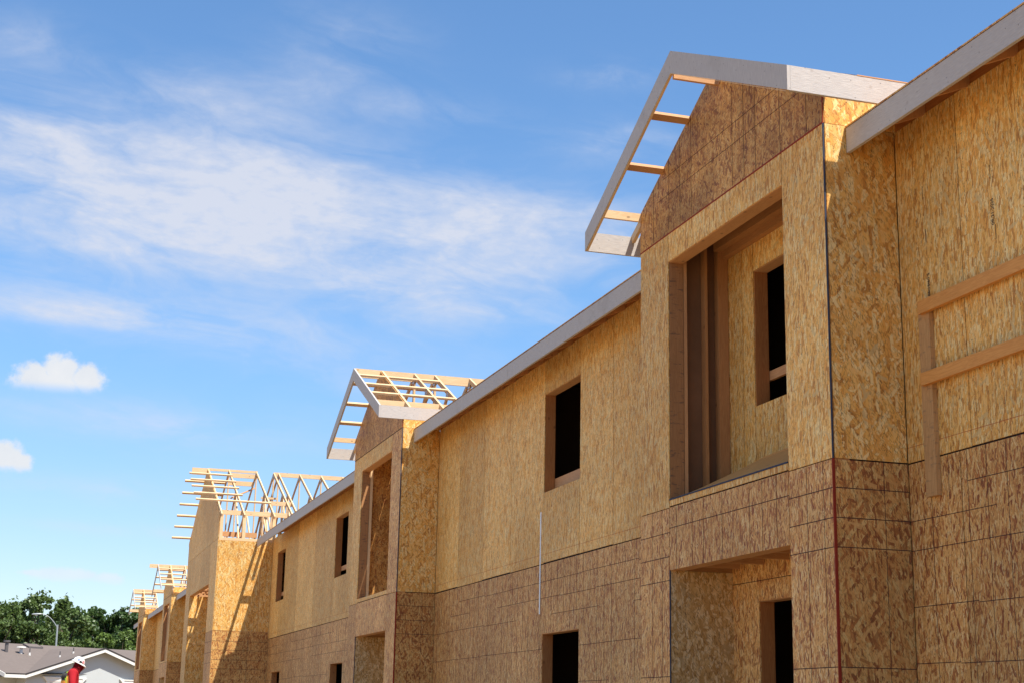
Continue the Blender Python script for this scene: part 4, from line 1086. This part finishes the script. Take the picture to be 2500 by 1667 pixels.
blobm(s, (.137, 0, 1.52), (.028, .020, .034), 'skin', HR)
for sg in (-1, 1): blobm(s, (.05, sg*.078, 1.53), (.022, .012, .034), 'hood_dark_red', 0); blobm(s, (.128, sg*.032, 1.55), (.012, .013, .008), 'skin', 0)
blobm(s, (.112, 0, 1.475), (.020, .026, .010), 'skin', 0)
s.build('hood', wk, 'dark red hood over head and neck', smooth=True, weld=True)
s = MB()
blobm(s, (.045, 0, 1.617), (.118, .098, .118), 'helmet_white', HR, zmin=0.0)
cw = Vector((wx, wy, 0))+Vector((.045, 0, 1.617)); RR = Matrix.Rotation(HR, 3, 'Y')
n_ = 28
def brim(k, a, zz):
    t = 2*math.pi*k/n_; f = 1+.22*max(0, math.cos(t))**2*(a > 1) ; return cw+RR@Vector((.118*a*f*math.cos(t), .098*a*math.sin(t), zz))
for k in range(n_):
    for (a0, z0, a1, z1) in ((.98, .012, 1.18, -.008), (1.18, -.008, 1.17, -.018), (1.17, -.018, .95, -.004)):
        s.face([brim(k, a0, z0), brim(k+1, a0, z0), brim(k+1, a1, z1), brim(k, a1, z1)], [(0, 0)]*4, 'helmet_white')
hel = s.build('hard_hat', wk, 'white hard hat with stickers', smooth=True, weld=True)
s = MB()
for (t, e_, r_, mt) in ((-1.85, .50, .026, 'sticker_blue'), (-.85, .42, .034, 'sticker_red'), (-1.35, .20, .030, 'vest_dark')):
    ctr = RR@Vector((.120*math.cos(t)*math.cos(e_), .100*math.sin(t)*math.cos(e_), .120*math.sin(e_))); nn = ctr.normalized()
    s.cyl(cw+ctr*.985, cw+ctr*1.02, r_, r_*.9, mt, 12)
s.build('sticker', hel)
# vest: yellow-green body with orange edge, open sides showing the red sleeve
def shell(zs, mat, y_scale=1.0, a0=0, a1=2*math.pi, n=24, th=0):
    s = MB(); rows = []
    for (z, cx, rx, ry) in zs: rows.append([Vector((wx+cx+rx*math.cos(a0+(a1-a0)*k/n), wy+ry*y_scale*math.sin(a0+(a1-a0)*k/n), z)) for k in range(n+1)])
    for j in range(len(rows)-1):
        for k in range(n): s.face([rows[j][k], rows[j][k+1], rows[j+1][k+1], rows[j+1][k]], [(0, 0)]*4, mat)
    return s
zs = [(.92, -.03, .155, .175), (1.05, -.05, .150, .17), (1.2, -.08, .155, .18), (1.33, -.095, .15, .175), (1.42, -.085, .125, .155), (1.475, -.06, .09, .11)]
v1 = shell(zs, 'vest_dark', a0=rad(115), a1=rad(245)).build('vest', wk, 'dark and yellow safety vest with orange trim', smooth=True)
sol = v1.modifiers.new('t', 'SOLIDIFY'); sol.thickness = .012
for a0, a1, mt in ((235, 248, 'vest_green'), (248, 262, 'vest_orange'), (98, 112, 'vest_orange'), (112, 125, 'vest_green')):
    q = shell([(z, cx, rx*1.03+.004, ry*1.03+.004) for z, cx, rx, ry in zs], mt, a0=rad(a0), a1=rad(a1), n=5).build('vest_stripe', v1, smooth=True)
q = shell([(1.22, -.08, .165, .19), (1.28, -.085, .165, .19)], 'vest_orange', a0=rad(120), a1=rad(240)).build('vest_stripe', v1, smooth=True)
s = MB()
for sg in (-1, 1):     # shoulder yoke
    pts = [(-.16, sg*.10, 1.43), (-.08, sg*.115, 1.475), (.0, sg*.10, 1.45), (.03, sg*.09, 1.36)]
    for i in range(3): s.beam(Vector((wx, wy, 0))+Vector(pts[i]), Vector((wx, wy, 0))+Vector(pts[i+1]), .06, .014, 'vest_green')
s.build('shoulder_strap', v1)

wk.scale = (1.07, 1.07, 1.07); wk.location = (wx, wy, .298)
s = MB(); r = random.Random(3); ring = []
for k in range(5):
    rr = (6.0, 4.6, 3.2, 1.9, .9)[k]; zz = (-.05, .08, .20, .292, .298)[k]
    ring.append([Vector((wx+rr*math.cos(2*math.pi*j/28)*(1+.12*math.sin(j*1.7)), wy+rr*1.3*math.sin(2*math.pi*j/28), zz)) for j in range(28)])
for k in range(4):
    for j in range(28): s.face([ring[k][j], ring[k][(j+1) % 28], ring[k+1][(j+1) % 28], ring[k+1][j]], [(0, 0)]*4, 'bare_earth')
s.face(ring[4], [(0, 0)]*28, 'bare_earth')
o = s.build('earth_bank', smooth=True); o['kind'] = 'structure'
